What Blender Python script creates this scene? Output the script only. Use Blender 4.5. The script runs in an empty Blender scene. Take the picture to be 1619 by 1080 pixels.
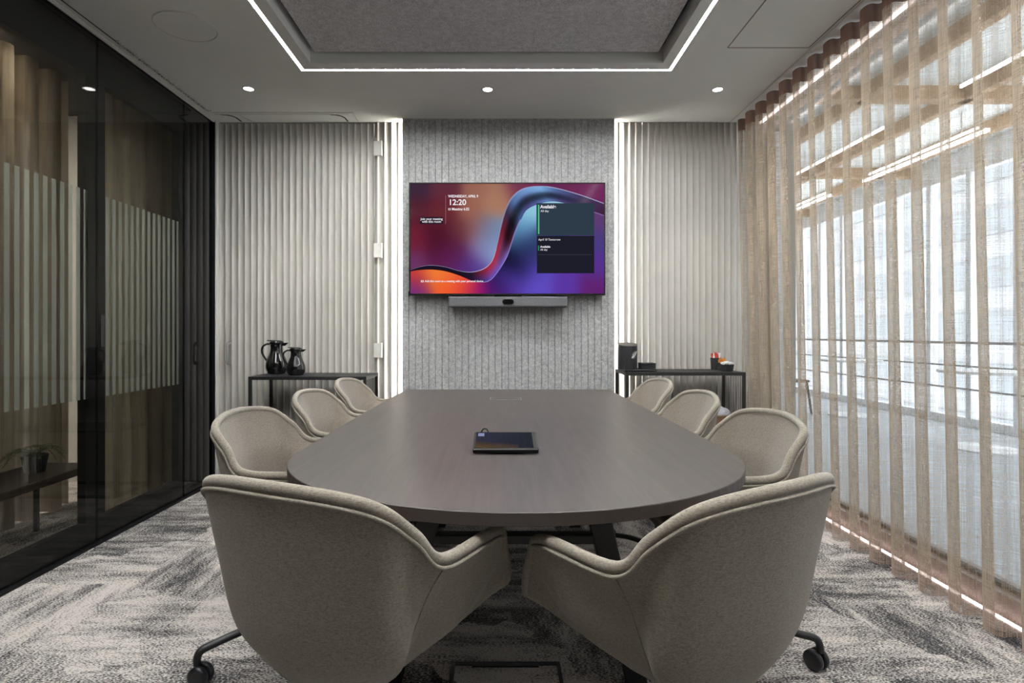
import bpy, bmesh, math, random
from mathutils import Vector, Matrix
R = math.radians
random.seed(7)
sc = bpy.context.scene
col = sc.collection

# ------------------------------------------------------------------ camera, sky, exposure
EYE = 1.105
cam = bpy.data.cameras.new('camera'); camo = bpy.data.objects.new('camera', cam); col.objects.link(camo)
camo.location = (0, 0, EYE); camo.rotation_euler = (R(90), 0, 0)
cam.sensor_width = 36; cam.lens = 20.0
cam.shift_x = 20 / 1619; cam.shift_y = -14 / 1619
cam.clip_start = 0.02; cam.clip_end = 200
sc.camera = camo
sc.view_settings.view_transform = 'Standard'; sc.view_settings.look = 'None'
sc.view_settings.exposure = 0.0; sc.view_settings.gamma = 1.0; sc.view_settings.use_curve_mapping = False
sc.cycles.use_denoising = True
sc.cycles.max_bounces = 10; sc.cycles.diffuse_bounces = 5; sc.cycles.glossy_bounces = 4
sc.cycles.transparent_max_bounces = 32; sc.cycles.transmission_bounces = 6
sc.cycles.sample_clamp_indirect = 6.0; sc.cycles.caustics_reflective = False; sc.cycles.caustics_refractive = False

SKY = 6.5          # daylight outside
w = bpy.data.worlds.new('world'); sc.world = w; w.use_nodes = True
bg = w.node_tree.nodes['Background']; bg.inputs[0].default_value = (0.90, 0.95, 1.0, 1); bg.inputs[1].default_value = SKY

COVE = 320.0         # ceiling led line
EDGE = 190.0        # strips beside the felt wall
SPOT = 40.0        # downlights (watts)
HALL = 9.0         # lamps of the hall beyond the curtain
CORR = 80.0         # light panels added in the corridor beyond the glass

def portal(loc, rot, sx, sy):
    l = bpy.data.lights.new('daylight_portal', 'AREA'); l.shape = 'RECTANGLE'; l.size = sx; l.size_y = sy
    o = bpy.data.objects.new('daylight_portal', l); o.location = loc; o.rotation_euler = rot
    col.objects.link(o); l.cycles.is_portal = True
portal((5.62, 3.9, 1.55), (0, R(90), 0), 3.0, 11.0)

# ------------------------------------------------------------------ materials
def s2l(c):
    c = c / 255.0
    return c / 12.92 if c <= 0.04045 else ((c + 0.055) / 1.055) ** 2.4
def rgb(r, g, b): return (s2l(r), s2l(g), s2l(b), 1)
def mat(name):
    m = bpy.data.materials.new(name); m.use_nodes = True
    nt = m.node_tree; nt.nodes.clear()
    out = nt.nodes.new('ShaderNodeOutputMaterial')
    return m, nt, out
class N:
    def __init__(s, nt): s.nt = nt
    def __call__(s, t, ins=None, **kw):
        n = s.nt.nodes.new(t)
        for k, v in kw.items(): setattr(n, k, v)
        for k, v in (ins or {}).items():
            if isinstance(v, bpy.types.NodeSocket): s.nt.links.new(v, n.inputs[k])
            else: n.inputs[k].default_value = v
        return n
def ramp(n, fac, stops):
    r = n('ShaderNodeValToRGB', {'Fac': fac}); e = r.color_ramp.elements
    while len(e) < len(stops): e.new(0.5)
    for i, (p, c) in enumerate(stops): e[i].position = p; e[i].color = c
    return r
def pbr(name, color, rough=0.5, metal=0.0, spec=0.5, noise=0.0, nscale=40, bump=0.0, bscale=200, sheen=0.0, coat=0.0, emit=None):
    m, nt, out = mat(name); n = N(nt)
    tc = n('ShaderNodeTexCoord')
    b = n('ShaderNodeBsdfPrincipled', {'Roughness': rough, 'Metallic': metal, 'Specular IOR Level': spec})
    b.inputs['Base Color'].default_value = color
    if sheen: b.inputs['Sheen Weight'].default_value = sheen
    if coat: b.inputs['Coat Weight'].default_value = coat; b.inputs['Coat Roughness'].default_value = 0.05
    if noise:
        t = n('ShaderNodeTexNoise', {'Vector': tc.outputs['Object'], 'Scale': nscale, 'Detail': 4.0})
        lo = tuple(c * (1 - noise) for c in color[:3]) + (1,); hi = tuple(min(1, c * (1 + noise)) for c in color[:3]) + (1,)
        r = ramp(n, t.outputs['Fac'], [(0.3, lo), (0.7, hi)])
        nt.links.new(r.outputs['Color'], b.inputs['Base Color'])
    if bump:
        t = n('ShaderNodeTexNoise', {'Vector': tc.outputs['Object'], 'Scale': bscale, 'Detail': 3.0})
        bp = n('ShaderNodeBump', {'Height': t.outputs['Fac'], 'Strength': bump, 'Distance': 0.002})
        nt.links.new(bp.outputs['Normal'], b.inputs['Normal'])
    nt.links.new(b.outputs[0], out.inputs[0])
    return m
def emis(name, color, strength):
    m, nt, out = mat(name); n = N(nt)
    e = n('ShaderNodeEmission', {'Color': color, 'Strength': strength})
    nt.links.new(e.outputs[0], out.inputs[0]); return m

M = {}
M['ceiling'] = pbr('painted_ceiling', rgb(236, 237, 232), 0.7, noise=0.02, nscale=3)
M['ceiling_line'] = pbr('ceiling_joint', rgb(110, 108, 102), 0.8)
M['trim_white'] = pbr('white_aluminium', rgb(205, 203, 198), 0.4)
M['flute'] = pbr('fluted_lacquer', rgb(178, 174, 168), 0.45, noise=0.03, nscale=6)
M['black_metal'] = pbr('black_powder_coat', rgb(24, 24, 26), 0.45, noise=0.1)
M['black_frame'] = pbr('black_frame', rgb(12, 12, 13), 0.5, spec=0.2)
M['black_plastic'] = pbr('black_plastic', rgb(17, 17, 19), 0.4)
M['black_matte'] = pbr('black_matte', rgb(30, 30, 33), 0.6)
M['black_gloss'] = pbr('black_gloss', rgb(9, 9, 10), 0.12, coat=0.6, bump=0.12, bscale=55)
M['rubber'] = pbr('castor_tyre', rgb(22, 22, 26), 0.35)
M['chrome'] = pbr('steel', rgb(190, 190, 192), 0.2, metal=1.0)
M['steel_brushed'] = pbr('steel_brushed', rgb(170, 168, 168), 0.35, metal=0.8)
M['hall_white'] = pbr('hall_white_panel', rgb(225, 228, 226), 0.8, noise=0.02)
M['timber'] = pbr('pale_timber', rgb(172, 140, 108), 0.7, noise=0.12, nscale=8)
M['hall_floor'] = pbr('hall_floor', rgb(172, 178, 184), 0.45, noise=0.10, nscale=1.5)
M['white_paint'] = pbr('white_paint', rgb(232, 234, 236), 0.5)
M['dark_wall'] = pbr('dark_wall', rgb(52, 48, 45), 0.8, noise=0.1, nscale=3)
M['corr_floor'] = pbr('corridor_floor', rgb(120, 114, 106), 0.9, noise=0.35, nscale=18)
M['plain_wall'] = pbr('plain_wall', rgb(170, 168, 162), 0.8, noise=0.03, nscale=4)
M['bench'] = pbr('dark_bench', rgb(48, 40, 34), 0.5, noise=0.2)
M['leaf'] = pbr('fern_leaf', rgb(58, 70, 42), 0.6, noise=0.25)
M['sachet_white'] = pbr('sachet_white', rgb(232, 232, 230), 0.6, noise=0.05)
M['sachet_orange'] = pbr('sachet_orange', rgb(214, 130, 50), 0.6, noise=0.1)
M['sachet_red'] = pbr('sachet_red', rgb(205, 70, 52), 0.6, noise=0.1)
M['brown_card'] = pbr('brown_card', rgb(120, 92, 70), 0.8, noise=0.1)
M['led'] = emis('led_line', (0.97, 1.0, 0.98, 1), COVE)
M['led_edge'] = emis('led_edge', (1.0, 0.955, 0.87, 1), EDGE)
M['sunlit_edge_glow'] = emis('sunlit_edge_glow', (1.0, 0.84, 0.79, 1), 6.0)  # self-lit, in place of daylight on the window sill and frame
M['lamp_face'] = emis('lamp_face', (1.0, 0.97, 0.93, 1), 14)
M['hall_lamp'] = emis('hall_lamp', (0.93, 0.97, 1.0, 1), HALL)
M['corr_fill'] = emis('corridor_fill', (1.0, 0.92, 0.82, 1), CORR)
M['text_white'] = emis('screen_white', rgb(240, 236, 242), 1.0)
M['text_green'] = emis('screen_green', rgb(40, 150, 95), 1.0)

def fabric(name, c1, c2):
    m, nt, out = mat(name); n = N(nt)
    tc = n('ShaderNodeTexCoord')
    mp = n('ShaderNodeMapping', {'Vector': tc.outputs['Object'], 'Scale': (1, 1, 1)})
    t1 = n('ShaderNodeTexNoise', {'Vector': mp.outputs[0], 'Scale': 260.0, 'Detail': 3.0, 'Roughness': 0.7})
    mp2 = n('ShaderNodeMapping', {'Vector': tc.outputs['Object'], 'Scale': (60, 60, 420)})
    t2 = n('ShaderNodeTexNoise', {'Vector': mp2.outputs[0], 'Scale': 2.0, 'Detail': 2.0})
    mx = n('ShaderNodeMath', {0: t1.outputs['Fac'], 1: t2.outputs['Fac']}, operation='ADD')
    mh = n('ShaderNodeMath', {0: mx.outputs[0], 1: 0.5}, operation='MULTIPLY')
    r = ramp(n, mh.outputs[0], [(0.36, c1), (0.62, c2)])
    b = n('ShaderNodeBsdfPrincipled', {'Base Color': r.outputs[0], 'Roughness': 0.9, 'Sheen Weight': 0.25, 'Specular IOR Level': 0.2})
    bp = n('ShaderNodeBump', {'Height': mh.outputs[0], 'Strength': 0.5, 'Distance': 0.0015})
    nt.links.new(bp.outputs[0], b.inputs['Normal'])
    nt.links.new(b.outputs[0], out.inputs[0]); return m
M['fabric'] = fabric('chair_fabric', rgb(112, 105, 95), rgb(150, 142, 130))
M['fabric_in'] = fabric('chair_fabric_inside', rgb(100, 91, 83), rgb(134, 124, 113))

def felt(name, dark, light, sc_=1.0):
    m, nt, out = mat(name); n = N(nt)
    tc = n('ShaderNodeTexCoord')
    a = n('ShaderNodeTexNoise', {'Vector': tc.outputs['Object'], 'Scale': 45.0 * sc_, 'Detail': 6.0, 'Roughness': 0.75})
    mp = n('ShaderNodeMapping', {'Vector': tc.outputs['Object'], 'Rotation': (0.5, 0.7, 0.6), 'Scale': (3, 1, 1)})
    bn = n('ShaderNodeTexNoise', {'Vector': mp.outputs[0], 'Scale': 110.0 * sc_, 'Detail': 3.0})
    mx = n('ShaderNodeMath', {0: a.outputs['Fac'], 1: bn.outputs['Fac']}, operation='ADD')
    mh = n('ShaderNodeMath', {0: mx.outputs[0], 1: 0.5}, operation='MULTIPLY')
    r = ramp(n, mh.outputs[0], [(0.36, dark), (0.50, tuple((p + q) / 2 for p, q in zip(dark, light))), (0.62, light)])
    b = n('ShaderNodeBsdfPrincipled', {'Base Color': r.outputs[0], 'Roughness': 0.95, 'Specular IOR Level': 0.1})
    nt.links.new(b.outputs[0], out.inputs[0]); return m
M['felt_wall'] = felt('felt_wall', rgb(116, 116, 117), rgb(186, 185, 186))
M['felt_ceiling'] = felt('felt_ceiling', rgb(158, 158, 160), rgb(228, 228, 230), 0.8)
M['felt_bar'] = felt('sound_bar_cloth', rgb(74, 74, 77), rgb(112, 112, 115), 3)

def carpet():
    m, nt, out = mat('distressed_carpet'); n = N(nt)
    tc = n('ShaderNodeTexCoord')
    P = tc.outputs['Object']
    def streak(scale, s, off):
        mp = n('ShaderNodeMapping', {'Vector': P, 'Scale': scale, 'Location': off})
        return n('ShaderNodeTexNoise', {'Vector': mp.outputs[0], 'Scale': s, 'Detail': 9.0, 'Roughness': 0.78}).outputs['Fac']
    sx = streak((1.1, 4.2, 1), 1.7, (3, 1, 0)); sy = streak((4.2, 1.1, 1), 1.7, (9, 5, 0))
    mpv = n('ShaderNodeMapping', {'Vector': P, 'Scale': (2.0, 2.0, 1)})
    wob = n('ShaderNodeTexNoise', {'Vector': P, 'Scale': 9.0, 'Detail': 3.0})
    wv = n('ShaderNodeVectorMath', {0: wob.outputs['Color'], 1: (0.35, 0.35, 0)}, operation='MULTIPLY')
    av = n('ShaderNodeVectorMath', {0: mpv.outputs[0], 1: wv.outputs[0]}, operation='ADD')
    vor = n('ShaderNodeTexVoronoi', {'Vector': av.outputs[0], 'Scale': 1.0}, distance='CHEBYCHEV', voronoi_dimensions='2D')
    sep = n('ShaderNodeSeparateColor', {0: vor.outputs['Color']})
    pick = n('ShaderNodeMath', {0: sep.outputs[0], 1: 0.5}, operation='GREATER_THAN')
    mx = n('ShaderNodeMix', {0: pick.outputs[0]}, data_type='FLOAT')
    nt.links.new(sx, mx.inputs[2]); nt.links.new(sy, mx.inputs[3])
    off = n('ShaderNodeMath', {0: sep.outputs[1], 1: 0.16}, operation='MULTIPLY')
    base = n('ShaderNodeMath', {0: mx.outputs[0], 1: off.outputs[0]}, operation='ADD')
    mpf = n('ShaderNodeMapping', {'Vector': P, 'Scale': (110, 300, 1)})
    fine = n('ShaderNodeTexNoise', {'Vector': mpf.outputs[0], 'Scale': 1.0, 'Detail': 2.0})
    fm = n('ShaderNodeMath', {0: fine.outputs['Fac'], 1: 0.95}, operation='MULTIPLY')
    tot0 = n('ShaderNodeMath', {0: base.outputs[0], 1: fm.outputs[0]}, operation='ADD')
    tot = n('ShaderNodeMath', {0: tot0.outputs[0], 1: 0.13}, operation='SUBTRACT')
    r = ramp(n, tot.outputs[0], [(0.80, rgb(52, 52, 56)), (0.88, rgb(110, 107, 106)), (0.94, rgb(166, 159, 154)), (1.0, rgb(198, 190, 185))])
    b = n('ShaderNodeBsdfPrincipled', {'Base Color': r.outputs[0], 'Roughness': 0.95, 'Specular IOR Level': 0.1})
    bp = n('ShaderNodeBump', {'Height': tot.outputs[0], 'Strength': 0.6, 'Distance': 0.004})
    nt.links.new(bp.outputs[0], b.inputs['Normal'])
    nt.links.new(b.outputs[0], out.inputs[0]); return m
M['carpet'] = carpet()

def wood_top():
    m, nt, out = mat('dark_wood_laminate'); n = N(nt)
    tc = n('ShaderNodeTexCoord')
    mp = n('ShaderNodeMapping', {'Vector': tc.outputs['Object'], 'Scale': (14, 1.2, 6)})
    t = n('ShaderNodeTexNoise', {'Vector': mp.outputs[0], 'Scale': 2.5, 'Detail': 6.0, 'Distortion': 0.6, 'Roughness': 0.6})
    mp2 = n('ShaderNodeMapping', {'Vector': tc.outputs['Object'], 'Scale': (90, 2, 20)})
    t2 = n('ShaderNodeTexNoise', {'Vector': mp2.outputs[0], 'Scale': 2.0, 'Detail': 2.0})
    a = n('ShaderNodeMath', {0: t.outputs['Fac'], 1: 0.7}, operation='MULTIPLY')
    b2 = n('ShaderNodeMath', {0: t2.outputs['Fac'], 1: 0.3}, operation='MULTIPLY')
    s = n('ShaderNodeMath', {0: a.outputs[0], 1: b2.outputs[0]}, operation='ADD')
    r = ramp(n, s.outputs[0], [(0.32, rgb(60, 55, 54)), (0.66, rgb(80, 73, 71))])
    b = n('ShaderNodeBsdfPrincipled', {'Base Color': r.outputs[0], 'Roughness': 0.36, 'Specular IOR Level': 0.45})
    nt.links.new(b.outputs[0], out.inputs[0]); return m
M['table_top'] = wood_top()
M['table_edge'] = pbr('table_edge_band', rgb(66, 58, 56), 0.45, noise=0.08, nscale=20)

def glass(name, tint, ior=1.5):
    m, nt, out = mat(name); n = N(nt)
    t = n('ShaderNodeBsdfTransparent', {'Color': tint})
    g = n('ShaderNodeBsdfGlossy', {'Color': (1, 1, 1, 1), 'Roughness': 0.0})
    lw = n('ShaderNodeLayerWeight', {'Blend': 0.5})
    p5 = n('ShaderNodeMath', {0: lw.outputs['Facing'], 1: 5.0}, operation='POWER')
    f = n('ShaderNodeMath', {0: p5.outputs[0], 1: 1 - ior, 2: ior}, operation='MULTIPLY_ADD')
    mx = n('ShaderNodeMixShader', {0: f.outputs[0], 1: t.outputs[0], 2: g.outputs[0]})
    nt.links.new(mx.outputs[0], out.inputs[0]); return m
M['glass'] = glass('partition_glass', (0.84, 0.84, 0.82, 1), 0.032)
M['glass_window'] = glass('window_glass', (0.97, 0.98, 0.98, 1), 0.02)

def frost():
    m, nt, out = mat('frosted_film'); n = N(nt)
    d = n('ShaderNodeBsdfDiffuse', {'Color': rgb(196, 202, 196)})
    tl = n('ShaderNodeBsdfTranslucent', {'Color': rgb(196, 202, 196)})
    t = n('ShaderNodeBsdfTransparent', {})
    m1 = n('ShaderNodeMixShader', {0: 0.5, 1: d.outputs[0], 2: tl.outputs[0]})
    m2 = n('ShaderNodeMixShader', {0: 0.5, 1: t.outputs[0], 2: m1.outputs[0]})
    nt.links.new(m2.outputs[0], out.inputs[0]); return m
M['frost'] = frost()

def sheer(name, color, alpha, tl_=0.38, thread=(260, 260, 3), var=0.25):
    m, nt, out = mat(name); n = N(nt)
    tc = n('ShaderNodeTexCoord')
    mp = n('ShaderNodeMapping', {'Vector': tc.outputs['Object'], 'Scale': thread})
    t = n('ShaderNodeTexNoise', {'Vector': mp.outputs[0], 'Scale': 1.0, 'Detail': 2.0})
    mp2 = n('ShaderNodeMapping', {'Vector': tc.outputs['Object'], 'Scale': (6, 6, 420)})
    t2 = n('ShaderNodeTexNoise', {'Vector': mp2.outputs[0], 'Scale': 1.0, 'Detail': 1.0})
    s = n('ShaderNodeMath', {0: t.outputs['Fac'], 1: t2.outputs['Fac']}, operation='ADD')
    mr = n('ShaderNodeMapRange', {0: s.outputs[0], 1: 0.7, 2: 1.3, 3: alpha - var, 4: alpha + var})
    cr = ramp(n, t.outputs['Fac'], [(0.3, tuple(c * 0.82 for c in color[:3]) + (1,)), (0.7, color)])
    d = n('ShaderNodeBsdfDiffuse', {'Color': cr.outputs[0]})
    tl = n('ShaderNodeBsdfTranslucent', {'Color': cr.outputs[0]})
    tr = n('ShaderNodeBsdfTransparent', {})
    m1 = n('ShaderNodeMixShader', {0: tl_, 1: d.outputs[0], 2: tl.outputs[0]})
    # a woven cloth closes up when seen along its surface: cover = 1 - (1 - a) ** (1 / cos)
    lw = n('ShaderNodeLayerWeight', {'Blend': 0.5})
    co = n('ShaderNodeMath', {0: 1.0, 1: lw.outputs['Facing']}, operation='SUBTRACT')
    cm = n('ShaderNodeMath', {0: co.outputs[0], 1: 0.12}, operation='MAXIMUM')
    iv = n('ShaderNodeMath', {0: 1.0, 1: cm.outputs[0]}, operation='DIVIDE')
    op = n('ShaderNodeMath', {0: 1.0, 1: mr.outputs[0]}, operation='SUBTRACT')
    pw = n('ShaderNodeMath', {0: op.outputs[0], 1: iv.outputs[0]}, operation='POWER')
    al = n('ShaderNodeMath', {0: 1.0, 1: pw.outputs[0]}, operation='SUBTRACT')
    m2 = n('ShaderNodeMixShader', {0: al.outputs[0], 1: tr.outputs[0], 2: m1.outputs[0]})
    nt.links.new(m2.outputs[0], out.inputs[0]); return m
M['sheer'] = sheer('sheer_linen', rgb(186, 168, 148), 0.41, var=0.16)
M['sheer_tape'] = sheer('header_tape', rgb(140, 112, 98), 0.93, 0.25, var=0.05)
M['sheer_hem'] = sheer('hem_band', rgb(190, 168, 152), 0.46)
M['drape'] = sheer('corridor_drape', rgb(158, 147, 128), 0.86, 0.35, var=0.1)

# ------------------------------------------------------------------ mesh helpers
def link_mesh(name, bm, m, parent=None, smooth=False, bevel=0.0, seg=2):
    me = bpy.data.meshes.new(name)
    bmesh.ops.recalc_face_normals(bm, faces=bm.faces)
    bm.to_mesh(me); bm.free()
    if m is not None:
        for x in (m if isinstance(m, (list, tuple)) else [m]): me.materials.append(x)
    if smooth:
        for p in me.polygons: p.use_smooth = True
    o = bpy.data.objects.new(name, me); col.objects.link(o)
    if parent is not None: o.parent = parent
    if bevel:
        b = o.modifiers.new('bevel', 'BEVEL'); b.width = bevel; b.segments = seg; b.limit_method = 'ANGLE'; b.angle_limit = R(40)
    return o
def tag(o, label=None, cat=None, group=None, kind=None):
    if label: o['label'] = label
    if cat: o['category'] = cat
    if group: o['group'] = group
    if kind: o['kind'] = kind
    return o
def empty(name, loc, rz=0.0, label=None, cat=None, group=None, kind=None):
    o = bpy.data.objects.new(name, None); col.objects.link(o); o.location = loc; o.rotation_euler = (0, 0, rz)
    o.empty_display_size = 0.1
    return tag(o, label, cat, group, kind)
def copy_tree(o, parent=None):
    c = o.copy(); col.objects.link(c); c.parent = parent
    for ch in [x for x in o.children]: copy_tree(ch, c)
    return c
def box(bm, x0, x1, y0, y1, z0, z1, mi=0):
    vs = [bm.verts.new(p) for p in ((x0, y0, z0), (x1, y0, z0), (x1, y1, z0), (x0, y1, z0), (x0, y0, z1), (x1, y0, z1), (x1, y1, z1), (x0, y1, z1))]
    for f in ((0, 3, 2, 1), (4, 5, 6, 7), (0, 1, 5, 4), (1, 2, 6, 5), (2, 3, 7, 6), (3, 0, 4, 7)):
        bm.faces.new([vs[i] for i in f]).material_index = mi
def boxo(name, b, m, parent=None, bevel=0.0, **kw):
    bm = bmesh.new()
    for q in (b if isinstance(b[0], (list, tuple)) else [b]): box(bm, *q)
    o = link_mesh(name, bm, m, parent, bevel=bevel)
    return tag(o, **kw) if kw else o
def struct(name, b, m, bevel=0.0):
    return boxo(name, b, m, None, bevel, kind='structure')
def lathe(bm, prof, n=32, c=(0, 0, 0), sx=1.0, sy=1.0):
    rings = []
    for r_, z in prof:
        if r_ < 1e-5: rings.append([bm.verts.new((c[0], c[1], c[2] + z))])
        else: rings.append([bm.verts.new((c[0] + sx * r_ * math.cos(2 * math.pi * i / n), c[1] + sy * r_ * math.sin(2 * math.pi * i / n), c[2] + z)) for i in range(n)])
    for a, b in zip(rings[:-1], rings[1:]):
        for i in range(n):
            j = (i + 1) % n
            if len(a) == 1 and len(b) == 1: continue
            if len(a) == 1: bm.faces.new((a[0], b[j], b[i]))
            elif len(b) == 1: bm.faces.new((a[i], a[j], b[0]))
            else: bm.faces.new((a[i], a[j], b[j], b[i]))
    for q in (rings[0], rings[-1]):
        if len(q) > 1: bm.faces.new(q)
def tube(bm, pts, rad, n=10, closed=False, sq=None):
    P = [Vector(p) for p in pts]; L = len(P)
    rads = rad if isinstance(rad, (list, tuple)) else [rad] * L
    rings = []; up = None
    for i in range(L):
        if closed: d = (P[(i + 1) % L] - P[i - 1])
        else: d = P[min(i + 1, L - 1)] - P[max(i - 1, 0)]
        d.normalize()
        if up is None:
            up = Vector((0, 0, 1)) if abs(d.z) < 0.9 else Vector((0, 1, 0))
        a = up - d * up.dot(d)
        if a.length < 1e-4: a = Vector((1, 0, 0)) - d * d.x
        a.normalize(); up = a; b = d.cross(a)
        k1, k2 = (sq or (1, 1))
        rings.append([bm.verts.new(P[i] + (a * math.cos(2 * math.pi * (j + 0.5 * (n == 4)) / n) * k1 + b * math.sin(2 * math.pi * (j + 0.5 * (n == 4)) / n) * k2) * rads[i]) for j in range(n)])
    for i in range(L if closed else L - 1):
        a, b = rings[i], rings[(i + 1) % L]
        for j in range(n):
            k = (j + 1) % n
            bm.faces.new((a[j], a[k], b[k], b[j]))
    if not closed:
        bm.faces.new(rings[0][::-1]); bm.faces.new(rings[-1])
def cr(P, n, corner=None):
    P = [Vector(p) for p in P]; out = []
    def seg(a, b, c, d, last=False):
        for k in range(n):
            t = k / n
            out.append(0.5 * ((2 * b) + (-a + c) * t + (2 * a - 5 * b + 4 * c - d) * t * t + (-a + 3 * b - 3 * c + d) * t ** 3))
    L = len(P)
    for i in range(L - 1):
        a = P[i - 1] if (i > 0 and i != corner) else 2 * P[i] - P[i + 1]
        d = P[i + 2] if (i + 2 < L and i + 1 != corner) else 2 * P[i + 1] - P[i]
        seg(a, P[i], P[i + 1], d)
    out.append(P[-1].copy())
    return out
def prism(bm, pts, z0, z1, mi=0):
    a = [bm.verts.new((x, y, z0)) for x, y in pts]; b = [bm.verts.new((x, y, z1)) for x, y in pts]
    bm.faces.new(a[::-1]).material_index = mi; bm.faces.new(b).material_index = mi
    for i in range(len(pts)):
        j = (i + 1) % len(pts); bm.faces.new((a[i], a[j], b[j], b[i])).material_index = mi

# ------------------------------------------------------------------ room shell
ZC = 2.662
XL, XW = -2.105, 2.02           # glass partition, window plane
YB, YF = -1.5, 4.21             # wall behind the camera, back wall
struct('floor', (-4.4, XW + 0.06, YB, 4.3, -0.06, 0.0), M['carpet'])
# ceiling with the recess cut out: four slabs in one mesh
RX0, RX1, RY0, RY1 = -1.128, 0.975, 0.75, 3.320      # recess incl. lip
LX0, LX1, LY0, LY1 = -1.175, 1.022, 0.70, 3.382     # outer border of led line
Lw = 0.018
struct('ceiling', [(XL - 0.02, LX0, YB, YF, ZC, ZC + 0.15), (LX1, XW + 0.1, YB, YF, ZC, ZC + 0.15),
                   (LX0, LX1, LY1, YF, ZC, ZC + 0.15), (LX0, LX1, YB, LY0, ZC, ZC + 0.15)], M['ceiling'])
IX0, IX1, IY0, IY1 = -1.092, 0.945, 0.80, 3.285
def frame_boxes(x0, x1, y0, y1, X0, X1, Y0, Y1, z0, z1):
    # ring between inner rectangle (x0..y1) and outer (X0..Y1)
    return [(X0, x0, Y0, Y1, z0, z1), (x1, X1, Y0, Y1, z0, z1), (x0, x1, y1, Y1, z0, z1), (x0, x1, Y0, y0, z0, z1)]
struct('trim_1', frame_boxes(IX0, IX1, IY0, IY1, LX0 + Lw, LX1 - Lw, LY0 + Lw, LY1 - Lw, ZC, ZC + 0.13), M['ceiling'])
led = boxo('ceiling_light_line', frame_boxes(LX0 + Lw, LX1 - Lw, LY0 + Lw, LY1 - Lw, LX0, LX1, LY0, LY1, ZC + 0.002, ZC + 0.02), M['led'])
tag(led, 'thin glowing rectangular LED line set into the ceiling around the felt recess', 'light')
fc = boxo('ceiling_felt_panel', (IX0 + 0.035, IX1 - 0.035, IY0 + 0.035, IY1 - 0.035, ZC + 0.045, ZC + 0.075), M['felt_ceiling'], bevel=0.004)
tag(fc, 'large grey speckled felt panel filling the ceiling recess', 'acoustic panel')
struct('ceiling_recess_back', (LX0, LX1, LY0, LY1, ZC + 0.10, ZC + 0.15), M['black_matte'])

struct('wall_back', (-4.4, 2.2, YF + 0.012, YF + 0.15, 0, ZC + 0.15), M['plain_wall'])
struct('wall_behind', (-4.4, XW + 0.1, YB - 0.1, YB, 0, ZC + 0.15), M['dark_wall'])

# ceiling joints, slot, trims
def flat_line(bm, pts, wd, z, t=0.0015):
    for (x0, y0), (x1, y1) in zip(pts[:-1], pts[1:]):
        d = Vector((x1 - x0, y1 - y0)); d.normalize(); nx, ny = -d.y * wd / 2, d.x * wd / 2
        q = [(x0 + nx, y0 + ny), (x0 - nx, y0 - ny), (x1 - nx, y1 - ny), (x1 + nx, y1 + ny)]
        prism(bm, q, z - t, z)
bm = bmesh.new(); flat_line(bm, [(1.247, YB), (1.247, 3.107), (1.69, 3.107), (1.69, YB)], 0.005, ZC)
tag(link_mesh('trim_2', bm, M['ceiling_line']), kind='structure')
# white angle along the glass partition and the linear slot beside it
struct('trim_3', [(XL, XL + 0.012, YB, YF, ZC - 0.012, ZC), (XL + 0.012, XL + 0.018, YB, YF, ZC - 0.004, ZC)], M['trim_white'])
struct('trim_4', [(-2.052, -2.046, YB, 3.99, ZC - 0.002, ZC + 0.001), (-2.052, -2.02, 3.985, 3.99, ZC - 0.002, ZC)], M['black_matte'])
# the slot's frayed sealing brush
bm = bmesh.new()
y = 3.02
while y < 3.96:
    p0 = Vector((-2.036, y, ZC - 0.004))
    pts = [p0 + Vector((0.012 * math.sin(k * 1.3 + y * 50) + random.uniform(-.006, .006), 0.012 * k / 2, -random.uniform(0, .006))) for k in range(5)]
    tube(bm, pts, 0.0028, 5); y += 0.03
brush = tag(link_mesh('slot_brush', bm, M['trim_white'], smooth=True), 'frayed white brush seal in the ceiling slot above the dark glass partition', 'brush seal')
# service hatch outline over the door
bm = bmesh.new()
flat_line(bm, [(-2.03, 4.02), (-1.035, 4.02), (-1.035, 4.19)], 0.008, ZC, 0.004)
flat_line(bm, [(-2.03, 4.055), (-1.075, 4.055)], 0.003, ZC, 0.003)
tag(link_mesh('trim_5', bm, M['trim_white']), kind='structure')
bm = bmesh.new()
for x0, sgn in ((-1.115, 1), (-1.90, 1)):
    arc = [(x0 + 0.07 * math.sin(a) - 0.07, 4.115 + 0.06 * math.cos(a) - 0.02) for a in [k * math.pi / 2 / 8 for k in range(9)]]
    arc = [(x0 - 0.09, 4.06), (x0 - 0.05, 4.065), (x0 - 0.02, 4.085), (x0 - 0.004, 4.12), (x0, 4.19)]
    flat_line(bm, arc, 0.010, ZC, 0.003)
tag(link_mesh('trim_6', bm, M['black_matte']), kind='structure')
bm = bmesh.new()
for x0 in (-1.82,):
    flat_line(bm, [(x0 - 0.035, 4.07), (x0, 4.19)], 0.008, ZC, 0.003)
tag(link_mesh('trim_7', bm, M['trim_white']), kind='structure')

# round ceiling speaker
sp = empty('ceiling_speaker', (-1.596, 2.895, ZC - 0.004), label='round flush white ceiling speaker cover above the dark glass partition', cat='speaker')
bm = bmesh.new(); lathe(bm, [(0.0, 0.004), (0.141, 0.004), (0.141, 0.0015), (0.0, 0.0015)], 48); link_mesh('cover', bm, M['ceiling'], sp, smooth=False)
bm = bmesh.new()
tube(bm, [(0.1455 * math.cos(a), 0.1455 * math.sin(a), 0.003) for a in [k * 2 * math.pi / 64 for k in range(64)]], 0.0028, 6, closed=True)
link_mesh('rim', bm, M['trim_white'], sp, smooth=True)

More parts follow.
